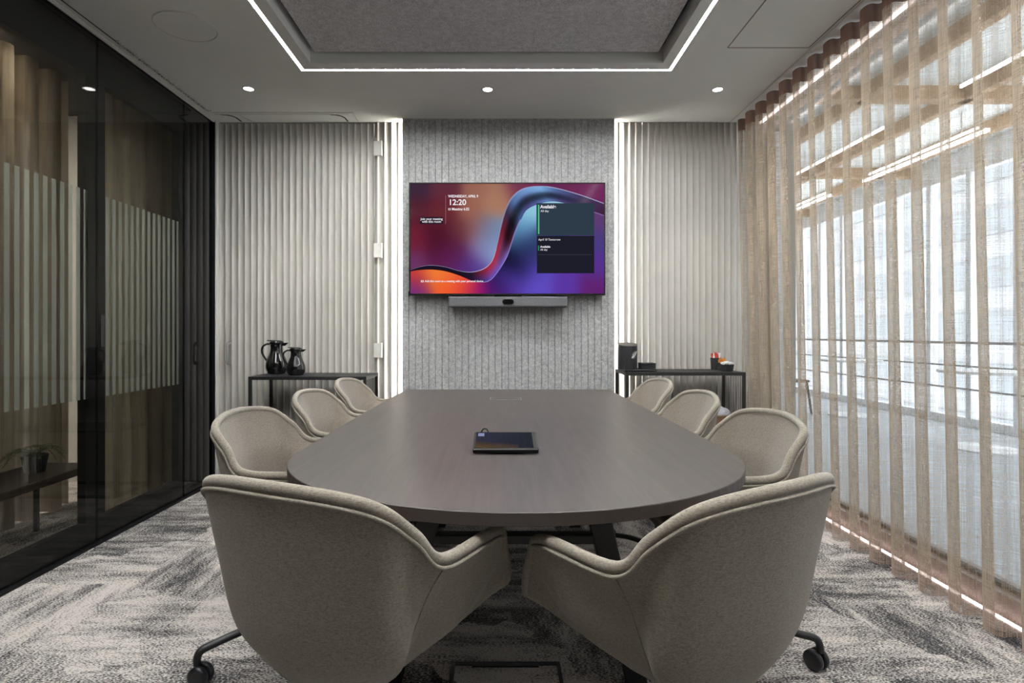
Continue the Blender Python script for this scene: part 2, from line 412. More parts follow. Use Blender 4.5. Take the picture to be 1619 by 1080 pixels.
# downlights
def downlight(x, y, label, lit=True):
    t = empty('downlight', (x, y, ZC), label=label, cat='downlight', group='recessed round downlights in the ceiling')
    bm = bmesh.new(); lathe(bm, [(0.0, 0.001), (0.030, 0.001), (0.030, -0.001), (0.0, -0.001)], 28); link_mesh('lamp_face', bm, M['lamp_face'], t)
    bm = bmesh.new(); lathe(bm, [(0.031, 0.0), (0.040, 0.0), (0.040, -0.003), (0.031, -0.003), (0.031, 0.0)], 28); link_mesh('bezel', bm, M['trim_white'], t, smooth=False)
    l = bpy.data.lights.new('downlight_beam', 'SPOT'); l.energy = SPOT; l.spot_size = R(84); l.spot_blend = 0.7; l.shadow_soft_size = 0.035; l.color = (1, 0.97, 0.93)
    o = bpy.data.objects.new('downlight_beam', l); col.objects.link(o); o.location = (0, 0, -0.012); o.parent = t
downlight(-1.60, 3.63, 'round lit downlight in the ceiling left of the recess, above the flask console')
downlight(-0.075, 3.64, 'round lit downlight in the ceiling between the recess and the felt wall')
downlight(1.397, 3.64, 'round lit downlight in the ceiling beside the sheer curtain')
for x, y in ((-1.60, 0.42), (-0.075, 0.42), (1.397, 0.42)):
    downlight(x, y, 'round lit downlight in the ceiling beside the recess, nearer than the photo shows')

# ------------------------------------------------------------------ fluted walls and door
def flutes(x0, x1, z0, z1, pitch=0.0468, depth=0.0155, yface=4.198, back=4.222, seg=8):
    bm = bmesh.new(); nf = max(1, round((x1 - x0) / pitch)); p = (x1 - x0) / nf; prof = []
    for i in range(nf):
        for k in range(seg):
            u = (k / (seg - 1)) * 2 - 1
            uu = u * 0.965
            prof.append((x0 + p * (i + 0.5 + 0.5 * uu), yface + depth * math.sqrt(max(0, 1 - u * u)) ** 1.0 * 1.0 if abs(u) < 1 else yface))
    prof = [(x0, back)] + [(x0, yface)] + prof + [(x1, yface), (x1, back)]
    lo = [bm.verts.new((x, y, z0)) for x, y in prof]; hi = [bm.verts.new((x, y, z1)) for x, y in prof]
    for i in range(len(prof)):
        j = (i + 1) % len(prof); bm.faces.new((lo[i], lo[j], hi[j], hi[i]))
    bm.faces.new(lo); bm.faces.new(hi[::-1])
    return bm
d1 = empty('door_1', (0, 0, 0), kind='structure')
link_mesh('door_leaf', flutes(-2.07, -0.925, 0.01, ZC - 0.012), M['flute'], d1)
for zz in (2.46, 1.71, 0.975):
    bm = bmesh.new(); box(bm, -0.924, -0.872, 4.176, 4.192, zz - 0.052, zz + 0.052); box(bm, -0.874, -0.862, 4.168, 4.198, zz - 0.054, zz + 0.054)
    link_mesh('hinge', bm, M['trim_white'], d1, bevel=0.002)
bm = bmesh.new(); hx = -1.972
tube(bm, cr([(hx - .012, 4.197, 0.88), (hx - .012, 4.155, 0.885), (hx - .012, 4.150, 0.90), (hx - .012, 4.150, 1.005), (hx - .012, 4.155, 1.02), (hx - .012, 4.197, 1.025)], 4), 0.009, 8, sq=(1.6, .8))
link_mesh('door_handle', bm, M['steel_brushed'], d1, smooth=True)
o = link_mesh('wall_back_left', flutes(-0.900, -0.692, 0, ZC), M['flute']); tag(o, kind='structure')
o = link_mesh('wall_back_right', flutes(0.826, 1.98, 0, ZC - 0.003, yface=4.194), M['flute']); tag(o, kind='structure')
struct('trim_8', (XL + 0.02, -2.073, 4.17, 4.22, 0, ZC), M['trim_white'], 0.002)

# felt feature wall
FX0, FX1, FY = -0.704, 0.836, 4.128
bm = bmesh.new(); nf = 32; p = (FX1 - FX0) / nf; g = 0.0024
prof = [(FX0, FY)]
for i in range(1, nf):
    x = FX0 + i * p; prof += [(x - g, FY), (x, FY + 0.006), (x + g, FY)]
prof += [(FX1, FY), (FX1, FY + 0.024), (FX0, FY + 0.024)]
lo = [bm.verts.new((x, y, 0)) for x, y in prof]; hi = [bm.verts.new((x, y, ZC - 0.006)) for x, y in prof]
for i in range(len(prof)):
    j = (i + 1) % len(prof); bm.faces.new((lo[i], lo[j], hi[j], hi[i]))
bm.faces.new(lo); bm.faces.new(hi[::-1])
fw = link_mesh('felt_wall_panel', bm, M['felt_wall'])
tag(fw, 'tall grey felt wall panel with fine vertical grooves behind the screen', 'acoustic panel')
boxo('panel_trim', (FX0, FX1, FY - 0.002, FY + 0.024, ZC - 0.006, ZC), M['trim_white'], fw)
for x0, x1, nm in ((FX0 + 0.003, FX0 + 0.015, 'left'), (FX1 - 0.015, FX1 - 0.003, 'right')):
    s = boxo('wall_light_strip', (x0, x1, FY + 0.0245, FY + 0.027, 0.02, ZC - 0.01), M['led_edge'])
    tag(s, 'vertical LED strip glowing behind the %s edge of the grey felt wall' % nm, 'light strip', 'strips behind the felt wall')
boxo('felt_backing', (FX0 + 0.03, FX1 - 0.03, FY + 0.024, YF + 0.01, 0, ZC), M['black_matte'], fw)

# ------------------------------------------------------------------ television
PXM = 900 / 4.06
def tvx(u): return -0.634 + u * 1.381       # u 0..1 across the screen
def tvz(v): return 2.167 - v * 0.785        # v 0..1 down the screen
TY = 4.055
tv = empty('wall_television', (0, 0, 0), label='large wide wall television showing a purple and blue ribbon picture on the felt wall', cat='television')
boxo('housing', (-0.641, 0.754, TY + 0.002, TY + 0.045, 1.372, 2.174), M['black_plastic'], tv, 0.003)
boxo('bezel', [(-0.642, -0.633, TY - 0.003, TY + 0.01, 1.371, 2.175), (0.746, 0.755, TY - 0.003, TY + 0.01, 1.371, 2.175), (-0.633, 0.746, TY - 0.003, TY + 0.01, 2.167, 2.175), (-0.633, 0.746, TY - 0.003, TY + 0.01, 1.371, 1.384)], M['black_frame'], tv, 0.001)
boxo('wall_bracket', (-0.3, 0.4, TY + 0.045, FY, 1.5, 2.0), M['black_metal'], tv)
boxo('corner_box', (-0.650, -0.640, TY + 0.0, TY + 0.03, 1.364, 1.40), M['black_plastic'], tv)
CP = [(80,130,60,40,60),(300,130,95,45,60),(550,130,150,100,85),(700,150,165,120,95),(830,110,115,50,80),(80,300,85,30,45),(300,300,100,35,45),(500,300,150,95,80),(650,250,168,122,98),(80,520,110,32,52),(250,480,75,20,40),(400,450,95,45,55),(520,450,140,85,80),(600,430,120,105,125),(650,450,110,150,190),(250,600,80,22,50),(400,600,85,30,70),(550,600,120,90,140),(620,600,140,180,215),(600,530,120,130,180),(80,680,105,52,98),(300,670,95,35,90),(450,700,85,40,110),(530,710,80,60,150),
(900,400,110,170,210),(950,300,150,200,220),(870,480,80,120,160),(900,560,25,40,75),(940,620,60,60,120),(800,700,15,15,35),(880,700,35,32,80),(960,740,85,70,180),(800,830,95,70,185),(1000,850,95,75,190),(1200,850,90,55,160),(1400,880,95,35,110),(1440,700,85,50,140),(1440,500,70,60,130),(1440,400,95,60,110),(1440,150,110,40,90),(1200,110,100,40,80),(1300,150,112,45,90),(700,900,90,30,130),(550,880,140,20,110),(450,860,220,60,60),(300,850,240,85,40),(200,780,245,130,50),(300,765,235,130,60),(400,805,235,90,50),(100,850,140,40,90),(60,900,90,50,150),(60,775,210,60,40),(700,840,30,20,60),(760,800,60,45,130),(1000,500,50,60,110)]
UP = [(42,735),(120,710),(200,700),(300,712),(400,740),(480,750),(560,735),(620,700),(660,640),(690,520),(715,400),(750,280),(800,190),(880,130),(1000,112),(1120,125),(1300,175),(1482,240)]
LO = [(42,747),(100,737),(200,733),(300,745),(400,775),(500,815),(580,828),(640,810),(700,740),(760,640),(795,540),(825,450),(865,360),(920,280),(1060,230),(1180,238),(1350,290),(1482,335)]
RC = [((28,18,35),(24,16,34)),((24,18,40),(28,18,30)),((26,20,48),(28,16,26)),((24,20,42),(30,16,26)),((22,20,40),(28,16,26)),((26,20,34),(40,20,50)),((120,30,40),(60,45,120)),((175,32,38),(90,80,190)),((180,40,40),(100,90,200)),((150,30,40),(110,100,190)),((110,30,45),(70,30,50)),((60,45,70),(40,35,60)),((90,120,170),(60,90,140)),((120,165,215),(70,60,120)),((130,180,225),(90,120,180)),((80,110,160),(70,60,110)),((60,50,90),(80,50,90)),((70,45,80),(60,30,55))]
def poly_y(P, x):
    for (x0, y0), (x1, y1) in zip(P[:-1], P[1:]):
        if x <= x1: return y0 + (y1 - y0) * (x - x0) / (x1 - x0)
    return P[-1][1]
def side_of(x, y): return y > 0.5 * (poly_y(UP, max(42, x)) + poly_y(LO, max(42, x)))
SIDES = [side_of(c[0], c[1]) for c in CP]
def screen_colour(px, py):
    W = 0; c = [0, 0, 0]; sd = side_of(px, py)
    for (x, y, r_, g_, b_), cs in zip(CP, SIDES):
        if cs != sd: continue
        d = ((px - x) ** 2 + (py - y) ** 2); wgt = math.exp(-d / 9000) + 1e-4 / (1 + d / 9000)
        W += wgt; c[0] += r_ * wgt; c[1] += g_ * wgt; c[2] += b_ * wgt
    return [v / W for v in c]
def build_screen():
    bm = bmesh.new(); nx, ny = 200, 112
    cl = bm.loops.layers.float_color.new('Col')
    vs = [[bm.verts.new((tvx(i / nx), TY, tvz(j / ny))) for i in range(nx + 1)] for j in range(ny + 1)]
    colr = {}
    for j in range(ny + 1):
        for i in range(nx + 1):
            c = screen_colour(42 + i / nx * 1440, 95 + j / ny * 817)
            colr[vs[j][i]] = (s2l(c[0]), s2l(c[1]), s2l(c[2]), 1)
    for j in range(ny):
        for i in range(nx):
            f = bm.faces.new((vs[j][i], vs[j][i + 1], vs[j + 1][i + 1], vs[j + 1][i]))
            for l in f.loops: l[cl] = colr[l.vert]
    m, nt, out = mat('screen_picture'); n = N(nt)
    a = n('ShaderNodeVertexColor', layer_name='Col')
    e = n('ShaderNodeEmission', {'Color': a.outputs[0], 'Strength': 1.0})
    g_ = n('ShaderNodeBsdfGlossy', {'Color': (1, 1, 1, 1), 'Roughness': 0.1}); fr = n('ShaderNodeMath', {0: 0.03, 1: 0}, operation='ADD')
    ad = n('ShaderNodeMixShader', {0: 0.001, 1: e.outputs[0], 2: g_.outputs[0]})
    nt.links.new(ad.outputs[0], out.inputs[0])
    s = link_mesh('screen', bm, m, tv)
    # ribbon: a denser strip mesh
    bm = bmesh.new(); cl = bm.loops.layers.float_color.new('Col')
    n_ = 10; U = cr([(x, y, 0) for x, y in UP], n_); L = cr([(x, y, 0) for x, y in LO], n_)
    K = 12; rows = []
    for k in range(len(U)):
        t = k / n_; i0 = min(int(t), len(RC) - 2); ft = t - i0
        ca = [RC[i0][0][q] * (1 - ft) + RC[i0 + 1][0][q] * ft for q in range(3)]
        cb = [RC[i0][1][q] * (1 - ft) + RC[i0 + 1][1][q] * ft for q in range(3)]
        row = []
        for j in range(K + 1):
            s_ = j / K; p_ = U[k].lerp(L[k], s_)
            cc = [ca[q] * (1 - s_) + cb[q] * s_ for q in range(3)]
            wd_ = max(0, min(1, (t - 8) / 2, (16.5 - t) / 2)); dark = 1 - 0.6 * wd_ * math.sin(math.pi * min(1, max(0, (s_ - 0.3) / 0.6)))
            cc = [v * dark for v in cc]
            if j == 0 and not (8.5 < t < 14.5): cc = [190, 185, 225]
            elif j == 0: cc = [150, 160, 200]
            if j == K and 6 < t < 12: cc = [150, 140, 200]
            if j == K and t > 15.5: cc = [150, 130, 190]
            x = (p_.x - 42) / 1440; y = (p_.y - 95) / 817
            v = bm.verts.new((tvx(min(1, max(0, x))), TY - 0.0008, tvz(y))); row.append((v, (s2l(cc[0]), s2l(cc[1]), s2l(cc[2]), 1)))
        rows.append(row)
    for a_, b_ in zip(rows[:-1], rows[1:]):
        for j in range(K):
            q = (a_[j], b_[j], b_[j + 1], a_[j + 1]); d = dict(q)
            f = bm.faces.new([z[0] for z in q])
            for l in f.loops: l[cl] = d[l.vert]
    link_mesh('ribbon_picture', bm, m, s)
    return s
screen = build_screen()
def zx(x): return tvx((x - 42) / 1440)
def zz_(y): return tvz((y - 95) / 817)
def rect(name, x0, x1, y0, y1, m, dy, parent=screen):
    return boxo(name, (zx(x0), zx(x1), TY - dy - 0.0004, TY - dy, zz_(y1), zz_(y0)), m, parent)
rect('calendar_panel', 978, 1408, 240, 478, emis('panel_slate', rgb(46, 60, 74), 1), 0.0016)
rect('calendar_panel', 982, 1408, 482, 760, emis('panel_dark', rgb(30, 29, 42), 1), 0.0016)
rect('green_bar', 978, 1000, 250, 470, emis('panel_green', rgb(20, 88, 66), 1), 0.0022)
rect('green_bar', 992, 999, 253, 468, emis('bar_green', rgb(120, 205, 170), 1), 0.0028)
rect('green_bar', 991, 998, 555, 592, M['text_green'], 0.0024)
rect('divider_line', 990, 1390, 621, 623, emis('divider', rgb(70, 70, 84), 1), 0.0024)
rect('divider_line', 303, 306, 182, 395, emis('divider_warm', rgb(150, 110, 120), 1), 0.0016)
rect('caption_panel', 112, 285, 343, 395, emis('caption_dark', rgb(38, 26, 40), 1), 0.0016)
def text(body, x, y, size_px, m, parent=screen, align='LEFT', bold=0.0, xs=1.0):
    c = bpy.data.curves.new('lettering', 'FONT'); c.body = body; c.size = size_px * 0.785 / 817 * 1.38; c.align_x = align; c.align_y = 'CENTER'
    c.extrude = 0.0003; c.offset = bold
    c.materials.append(m)
    o = bpy.data.objects.new('lettering', c); col.objects.link(o); o.parent = parent
    o.location = (zx(x), TY - 0.0036, zz_(y)); o.rotation_euler = (R(90), 0, 0); o.scale = (xs, 1, 1)
    bpy.context.view_layer.update()
    me = bpy.data.meshes.new_from_object(o.evaluated_get(bpy.context.evaluated_depsgraph_get()))
    q = bpy.data.objects.new('lettering', me); col.objects.link(q); q.parent = parent
    q.location = o.location; q.rotation_euler = o.rotation_euler; q.scale = o.scale
    bpy.data.objects.remove(o)
    return q
T = M['text_white']
text('WEDNESDAY, APRIL 9', 323, 190, 19, T, bold=0.0006, xs=.86)
text('12:20', 325, 236, 43, T, bold=0.001)
text('Meeting 6.02', 350, 285, 20, T, bold=0.0005, xs=.9)
rect('icon', 324, 342, 278, 292, T, 0.0030); rect('icon', 328, 338, 281, 289, emis('icon_inner', rgb(90, 40, 50), 1), 0.0036)
text('Join your meeting', 200, 358, 17, T, align='CENTER', bold=0.0003, xs=.97)
text('with this room', 200, 378, 17, T, align='CENTER', bold=0.0003)
text('Available', 1007, 268, 24, T, bold=0.0009, xs=.98)
text('All day', 1009, 299, 16, T)
text('April 10 Tomorrow', 993, 511, 16, T, xs=.92)
text('Available', 1007, 564, 15, T, bold=0.0005)
text('All day', 1007, 586, 14, T)
text('Add this room to a meeting with your personal device', 150, 819, 16.5, T, bold=0.0003, xs=.86)
rect('icon', 121, 141, 812, 826, T, 0.0030); rect('icon', 125, 138, 815, 822, emis('icon_inner2', rgb(225, 90, 50), 1), 0.0036)

# video bar under the screen
vb = empty('video_bar', (0.062, 4.04, 1.322), label='long grey fabric video conference bar with a small camera below the television', cat='sound bar')
boxo('body', (-0.4225, 0.4225, -0.03, 0.05, -0.038, 0.038), M['felt_bar'], vb, 0.012)
boxo('mount', (-0.1, 0.1, 0.045, 0.095, -0.02, 0.06), M['black_metal'], vb)
def pill(w_, h_, y0, y1):
    bm = bmesh.new(); pts = []
    for s_, a0 in ((1, -90), (-1, 90)):
        for k in range(13):
            a = R(a0 + k * 15); pts.append((s_ * (w_ / 2 - h_ / 2) + h_ / 2 * math.cos(a), h_ / 2 * math.sin(a)))
    a_ = [bm.verts.new((x, y0, z)) for x, z in pts]; b_ = [bm.verts.new((x, y1, z)) for x, z in pts]
    bm.faces.new(a_); bm.faces.new(b_[::-1])
    for i in range(len(pts)):
        j = (i + 1) % len(pts); bm.faces.new((a_[i], a_[j], b_[j], b_[i]))
    return bm
link_mesh('camera_surround', pill(0.082, 0.040, -0.034, -0.029), M['chrome'], vb)
link_mesh('camera_window', pill(0.074, 0.032, -0.036, -0.030), M['black_gloss'], vb)

# ------------------------------------------------------------------ conference table
tb = empty('conference_table', (0.046, 2.4, 0), label='long dark wood conference table with a rounded near end on black trestle legs', cat='table')
hw = 0.663; pts = []
Y0 = 1.75 - 2.4; Y1 = 3.65 - 2.4
pts.append((0.655, Y1)); pts.append((-0.640, Y1))
pts.append((-hw + .008, 3.2 - 2.4)); pts.append((-hw, 2.6 - 2.4))
for k in range(49):
    a = math.pi + math.pi * k / 48
    pts.append((hw * math.cos(a), Y0 + 0.597 * math.sin(a)))
pts.append((hw, 2.6 - 2.4))
bm = bmesh.new(); prism(bm, pts, 0.7105, 0.740)
for f in bm.faces:
    f.material_index = 0 if abs(f.normal.z) > 0.5 else 1
bm.normal_update()
for f in bm.faces: f.material_index = 0 if f.normal.z > 0.5 or f.normal.z < -0.5 else 1
top = link_mesh('tabletop', bm, [M['table_top'], M['table_edge']], tb, bevel=0.0015, seg=1)
def bar(name, pts_, w_, d_, parent, m=M['black_metal']):
    bm = bmesh.new(); tube(bm, pts_, 0.5 * math.sqrt(2), 4, sq=(w_, d_)); return link_mesh(name, bm, m, parent, bevel=0.002)
for yy in (1.78 - 2.4, 3.25 - 2.4):
    for s_ in (-1, 1):
        bm = bmesh.new()
        xt, xb = s_ * 0.225, s_ * 0.385
        q = [(xt - 0.036, 0.71), (xt + 0.036, 0.71), (xb + 0.032, 0.0), (xb - 0.032, 0.0)]
        a_ = [bm.verts.new((x, yy - 0.03, z)) for x, z in q]; b_ = [bm.verts.new((x, yy + 0.03, z)) for x, z in q]
        bm.faces.new(a_); bm.faces.new(b_[::-1])
        for i in range(4): bm.faces.new((a_[i], a_[(i + 1) % 4], b_[(i + 1) % 4], b_[i]))
        link_mesh('leg', bm, M['black_metal'], tb, bevel=0.004)
    boxo('crossbeam', (-0.27, 0.27, yy - 0.022, yy + 0.022, 0.45, 0.478), M['black_metal'], tb, 0.003)
    boxo('crossbeam', (-0.32, 0.32, yy - 0.03, yy + 0.03, 0.685, 0.7105), M['black_metal'], tb, 0.003)
boxo('side_rail', (-0.235, -0.20, -0.6, 0.85, 0.67, 0.7105), M['black_metal'], tb, 0.003)
boxo('side_rail', (0.20, 0.235, -0.6, 0.85, 0.67, 0.7105), M['black_metal'], tb, 0.003)
bm = bmesh.new()
for k in range(9): box(bm, -0.16 + k * 0.04 - 0.002, -0.16 + k * 0.04 + 0.002, -0.45, 0.7, 0.598, 0.602)
for k in range(12): box(bm, -0.162, 0.162, -0.45 + k * 0.104, -0.446 + k * 0.104, 0.597, 0.601)
for x in (-0.162, 0.158):
    for yv in (-0.45, 0.1, 0.69): box(bm, x, x + 0.004, yv, yv + 0.01, 0.60, 0.7105)
link_mesh('cable_tray', bm, M['black_metal'], tb)
bm = bmesh.new()
for k in range(5):
    x0 = -0.1 + 0.05 * k
    tube(bm, cr([(x0, -0.3, 0.612), (x0 + .02, -0.1, 0.616), (x0 - .015, 0.15, 0.612), (x0 + .01, 0.45, 0.614)], 5), 0.004, 6)
tube(bm, cr([(-0.25, -0.5, 0.66), (-0.2, -0.48, 0.58), (-0.05, -0.46, 0.55), (0.1, -0.47, 0.59), (0.12, -0.4, 0.605)], 6), 0.004, 6)
link_mesh('cables', bm, M['black_plastic'], tb, smooth=True)

# power socket flush in the table top
ps = empty('table_power_box', (0.035, 3.13, 0.7403), label='flush rectangular power socket hatch in the far end of the dark table', cat='power socket')
boxo('lid', (-0.085, 0.085, -0.055, 0.055, 0.0, 0.0012), M['table_top'], ps)
boxo('rim', frame_boxes(-0.082, 0.082, -0.052, 0.052, -0.086, 0.086, -0.056, 0.056, 0.0, 0.0022), M['steel_brushed'], ps)
boxo('slot', [(-0.068, 0.060, -0.014, 0.016, 0.001, 0.0018)], M['black_matte'], ps)
boxo('lid_edge', [(-0.075, 0.075, -0.020, -0.014, 0.001, 0.003)], M['steel_brushed'], ps)

# touch controller
tc_ = empty('touch_controller', (0.019, 1.705, 0.7405), label='small black touch screen controller lying tilted on the middle of the table', cat='tablet')
bm = bmesh.new()
q = [(-0.099, 0.0), (0.099, 0.0), (0.099, 0.125), (-0.099, 0.125)]
zt = [0.0165, 0.0165, 0.046, 0.046]
a_ = [bm.verts.new((x, y, z - 0.0145 if y < .01 else z - .012)) for (x, y), z in zip(q, zt)]; b_ = [bm.verts.new((x, y, z)) for (x, y), z in zip(q, zt)]
bm.faces.new(a_[::-1]); bm.faces.new(b_)
for i in range(4): bm.faces.new((a_[i], a_[(i + 1) % 4], b_[(i + 1) % 4], b_[i]))
link_mesh('body', bm, M['black_frame'], tc_, bevel=0.004, seg=3)
boxo('stand_foot', (-0.06, 0.06, 0.04, 0.115, 0.0, 0.026), M['black_matte'], tc_, 0.004)
bm = bmesh.new(); cl = bm.loops.layers.float_color.new('Col')
def tcp(u, v): return (-0.092 + 0.176 * u, 0.006 + 0.113 * v, 0.0165 + 0.0295 / 0.125 * (0.006 + 0.113 * v) + 0.0006)
nx, ny = 90, 30; g_ = [[bm.verts.new(tcp(i / nx, j / ny)) for i in range(nx + 1)] for j in range(ny + 1)]
def tcol(u, v):
    c = [40 + 14 * (1 - u), 46 + 10 * (1 - u), 56 + 22 * (1 - u)]
    if v < 0.45 - 0.35 * u and u < 0.75: k = (0.45 - 0.35 * u - v) / 0.45; c = [64 + 50 * k, 56 + 34 * k, 66 - 14 * k]
    if 0.03 < u < 0.14 and 0.72 < v < 0.95: c = [165, 172, 215]
    return [s2l(x) for x in c] + [1]
for j in range(ny):
    for i in range(nx):
        f = bm.faces.new((g_[j][i], g_[j][i + 1], g_[j + 1][i + 1], g_[j + 1][i]))
        for l in f.loops: l[cl] = tcol((i + .5) / nx, (j + .5) / ny)
m, nt, out = mat('controller_picture'); n = N(nt); a_n = n('ShaderNodeVertexColor', layer_name='Col')
e_n = n('ShaderNodeEmission', {'Color': a_n.outputs[0], 'Strength': 0.7}); g_n = n('ShaderNodeBsdfGlossy', {'Roughness': 0.05}); x_n = n('ShaderNodeMixShader', {0: 0.06, 1: e_n.outputs[0], 2: g_n.outputs[0]})
nt.links.new(x_n.outputs[0], out.inputs[0])
link_mesh('screen', bm, m, tc_)
boxo('front_edge', (-0.097, 0.097, -0.0012, 0.001, 0.0130, 0.0160), M['steel_brushed'], tc_)
cb = bmesh.new()
tube(cb, cr([(-0.052, 0.12, 0.03), (-0.058, 0.145, 0.048), (-0.072, 0.165, 0.047), (-0.083, 0.18, 0.02), (-0.07, 0.20, 0.004), (-0.02, 0.205, 0.003), (0.02, 0.17, 0.006)], 6), 0.0028, 8)
link_mesh('cable', cb, M['black_plastic'], tc_, smooth=True)
bm = bmesh.new(); prism(bm, [(-0.035, 0.128), (0.05, 0.128), (-0.035, 0.172)], 0.002, 0.026)
link_mesh('rear_bracket', bm, M['black_matte'], tc_, bevel=0.002)

# ------------------------------------------------------------------ consoles
def console(x0, x1, y0, y1, z, bars_x, label, shelf=None, bevel_corner=0.0):
    t = empty('console_table', ((x0 + x1) / 2, (y0 + y1) / 2, 0), label=label, cat='side table', group='black metal consoles against the fluted wall')
    cx, cy = (x0 + x1) / 2, (y0 + y1) / 2; a, b = x0 - cx, x1 - cx; c, d = y0 - cy, y1 - cy
    boxo('tabletop', (a, b, c, d, z - 0.006, z), M['black_metal'], t, 0.001)
    boxo('rim_rail', frame_boxes(a + .018, b - .018, c + .018, d - .018, a, b, c, d, z - 0.022, z - 0.006), M['black_metal'], t, 0.001)
    for x in (a, b - 0.02):
        for y_ in (c, d - 0.02): boxo('leg', (x, x + 0.02, y_, y_ + 0.02, 0.0, z - 0.022), M['black_metal'], t, 0.001)
    boxo('base_rail', frame_boxes(a + .018, b - .018, c + .018, d - .018, a, b, c, d, 0.0, 0.02), M['black_metal'], t, 0.001)
    n_ = 11; xb = bars_x - cx
    bm = bmesh.new()
    for k in range(1, n_):
        yy = c + 0.02 + (d - c - 0.04) * k / n_; box(bm, xb, xb + 0.003, yy - 0.003, yy + 0.003, 0.02, z - 0.022)
    link_mesh('slatted_end', bm, M['black_metal'], t)
    if shelf: boxo('shelf', (a + .005, b - .005, c + .005, d - .005, shelf - 0.012, shelf), M['black_metal'], t, 0.001)
    return t
console(-1.672, -0.885, 3.785, 4.155, 0.812, -0.90, 'black metal console with a slatted end standing left of the felt wall under two flasks', shelf=0.45)
console(0.845, 1.645, 3.795, 4.155, 0.840, 1.628, 'black metal console with a slatted end standing right of the felt wall under coffee supplies', shelf=0.45)

# vacuum flasks
def flask(x, y, z, s, w_, label):
    t = empty('vacuum_flask', (x, y, z), label=label, cat='coffee pot', group='glossy black vacuum flasks on the left console')
    H_ = s
    bm = bmesh.new()
    prof = [(0.0, 0.0), (0.70, 0.0), (0.78, 0.02), (0.96, 0.13), (1.0, 0.24), (0.95, 0.36), (0.78, 0.50), (0.62, 0.62), (0.55, 0.74), (0.56, 0.84), (0.60, 0.88), (0.0, 0.88)]
    sm = cr([(r_, z_, 0) for r_, z_ in prof[1:-1]], 4)
    lathe(bm, [(0, 0)] + [(p.x * w_ / 2, p.y * H_) for p in sm] + [(0, 0.88 * H_)], 32)
    link_mesh('body', bm, M['black_gloss'], t, smooth=True)
    bm = bmesh.new(); lathe(bm, [(0.0, 0.88 * H_), (0.31 * w_, 0.88 * H_), (0.34 * w_, 0.91 * H_), (0.31 * w_, 0.97 * H_), (0.2 * w_, H_), (0, H_)], 28)
    lid = link_mesh('lid', bm, M['black_gloss'], t, smooth=True)
    bm = bmesh.new(); box(bm, -0.42 * w_, -0.1 * w_, -0.1 * w_, 0.1 * w_, 0.985 * H_, 1.01 * H_)
    link_mesh('lid_lever', bm, M['black_gloss'], lid, bevel=0.002)
    bm = bmesh.new()
    v_ = [bm.verts.new(p) for p in ((0.26 * w_, -0.13 * w_, 0.93 * H_), (0.26 * w_, 0.13 * w_, 0.93 * H_), (0.58 * w_, 0, 0.925 * H_), (0.26 * w_, -0.11 * w_, 0.84 * H_), (0.26 * w_, 0.11 * w_, 0.84 * H_), (0.40 * w_, 0, 0.83 * H_))]
    for f in ((0, 1, 2), (3, 5, 4), (0, 2, 5, 3), (1, 4, 5, 2), (0, 3, 4, 1)): bm.faces.new([v_[i] for i in f])
    link_mesh('spout', bm, M['black_gloss'], t, bevel=0.002)
    bm = bmesh.new()
    tube(bm, cr([(-0.24 * w_, 0, 0.87 * H_), (-0.45 * w_, 0, 0.89 * H_), (-0.66 * w_, 0, 0.80 * H_), (-0.68 * w_, 0, 0.62 * H_), (-0.52 * w_, 0, 0.44 * H_), (-0.42 * w_, 0, 0.36 * H_)], 5), 0.045 * w_, 8, sq=(1, 1.7))
    link_mesh('handle', bm, M['black_gloss'], t, smooth=True)
flask(-1.590, 4.06, 0.812, 0.238, 0.150, 'taller glossy black vacuum flask on the left console')
flask(-1.405, 3.93, 0.812, 0.192, 0.126, 'shorter glossy black vacuum flask on the left console')

# right console things
zc = 0.840
def px2x(px, y): return (px - 789.5) / 900 * y
tr = boxo('serving_tray', [(px2x(985, 3.9), px2x(1035, 3.9), 3.84, 4.03, zc, zc + 0.008), (px2x(985, 3.9), px2x(1035, 3.9), 3.84, 3.846, zc, zc + 0.016), (px2x(985, 3.9), px2x(1035, 3.9), 4.024, 4.03, zc, zc + 0.016)], M['black_matte'], None, 0.002)
tag(tr, 'flat black rectangular tray on the right console beside the felt wall', 'tray')
ib = empty('ice_bucket', (px2x(992.5, 4.082), 4.082, zc), label='tall black cylindrical bucket with a tilted lid on the right console', cat='bucket')
bm = bmesh.new(); lathe(bm, [(0, 0), (0.066, 0), (0.067, 0.004), (0.067, 0.168), (0.0, 0.168)], 36)
link_mesh('body', bm, M['black_matte'], ib, smooth=False, bevel=0.001)
bm = bmesh.new(); n_ = 36
ra = [bm.verts.new((0.068 * math.cos(2 * math.pi * k / n_), 0.068 * math.sin(2 * math.pi * k / n_), 0.169)) for k in range(n_)]
rb = [bm.verts.new((0.068 * math.cos(2 * math.pi * k / n_), 0.068 * math.sin(2 * math.pi * k / n_), 0.183 + 0.012 * math.sin(2 * math.pi * k / n_))) for k in range(n_)]
bm.faces.new(ra[::-1]); bm.faces.new(rb)
for k in range(n_): bm.faces.new((ra[k], ra[(k + 1) % n_], rb[(k + 1) % n_], rb[k]))
link_mesh('lid', bm, pbr('lid_grey', rgb(58, 56, 56), 0.4), ib)
cu = empty('spoon_cup', (px2x(996, 3.94), 3.94, zc + 0.008), label='small black cup holding spoons, standing on the black tray', cat='cup')
bm = bmesh.new(); lathe(bm, [(0, 0), (0.036, 0), (0.041, 0.078), (0.038, 0.078), (0.034, 0.01), (0, 0.01)], 28); link_mesh('body', bm, M['black_matte'], cu)
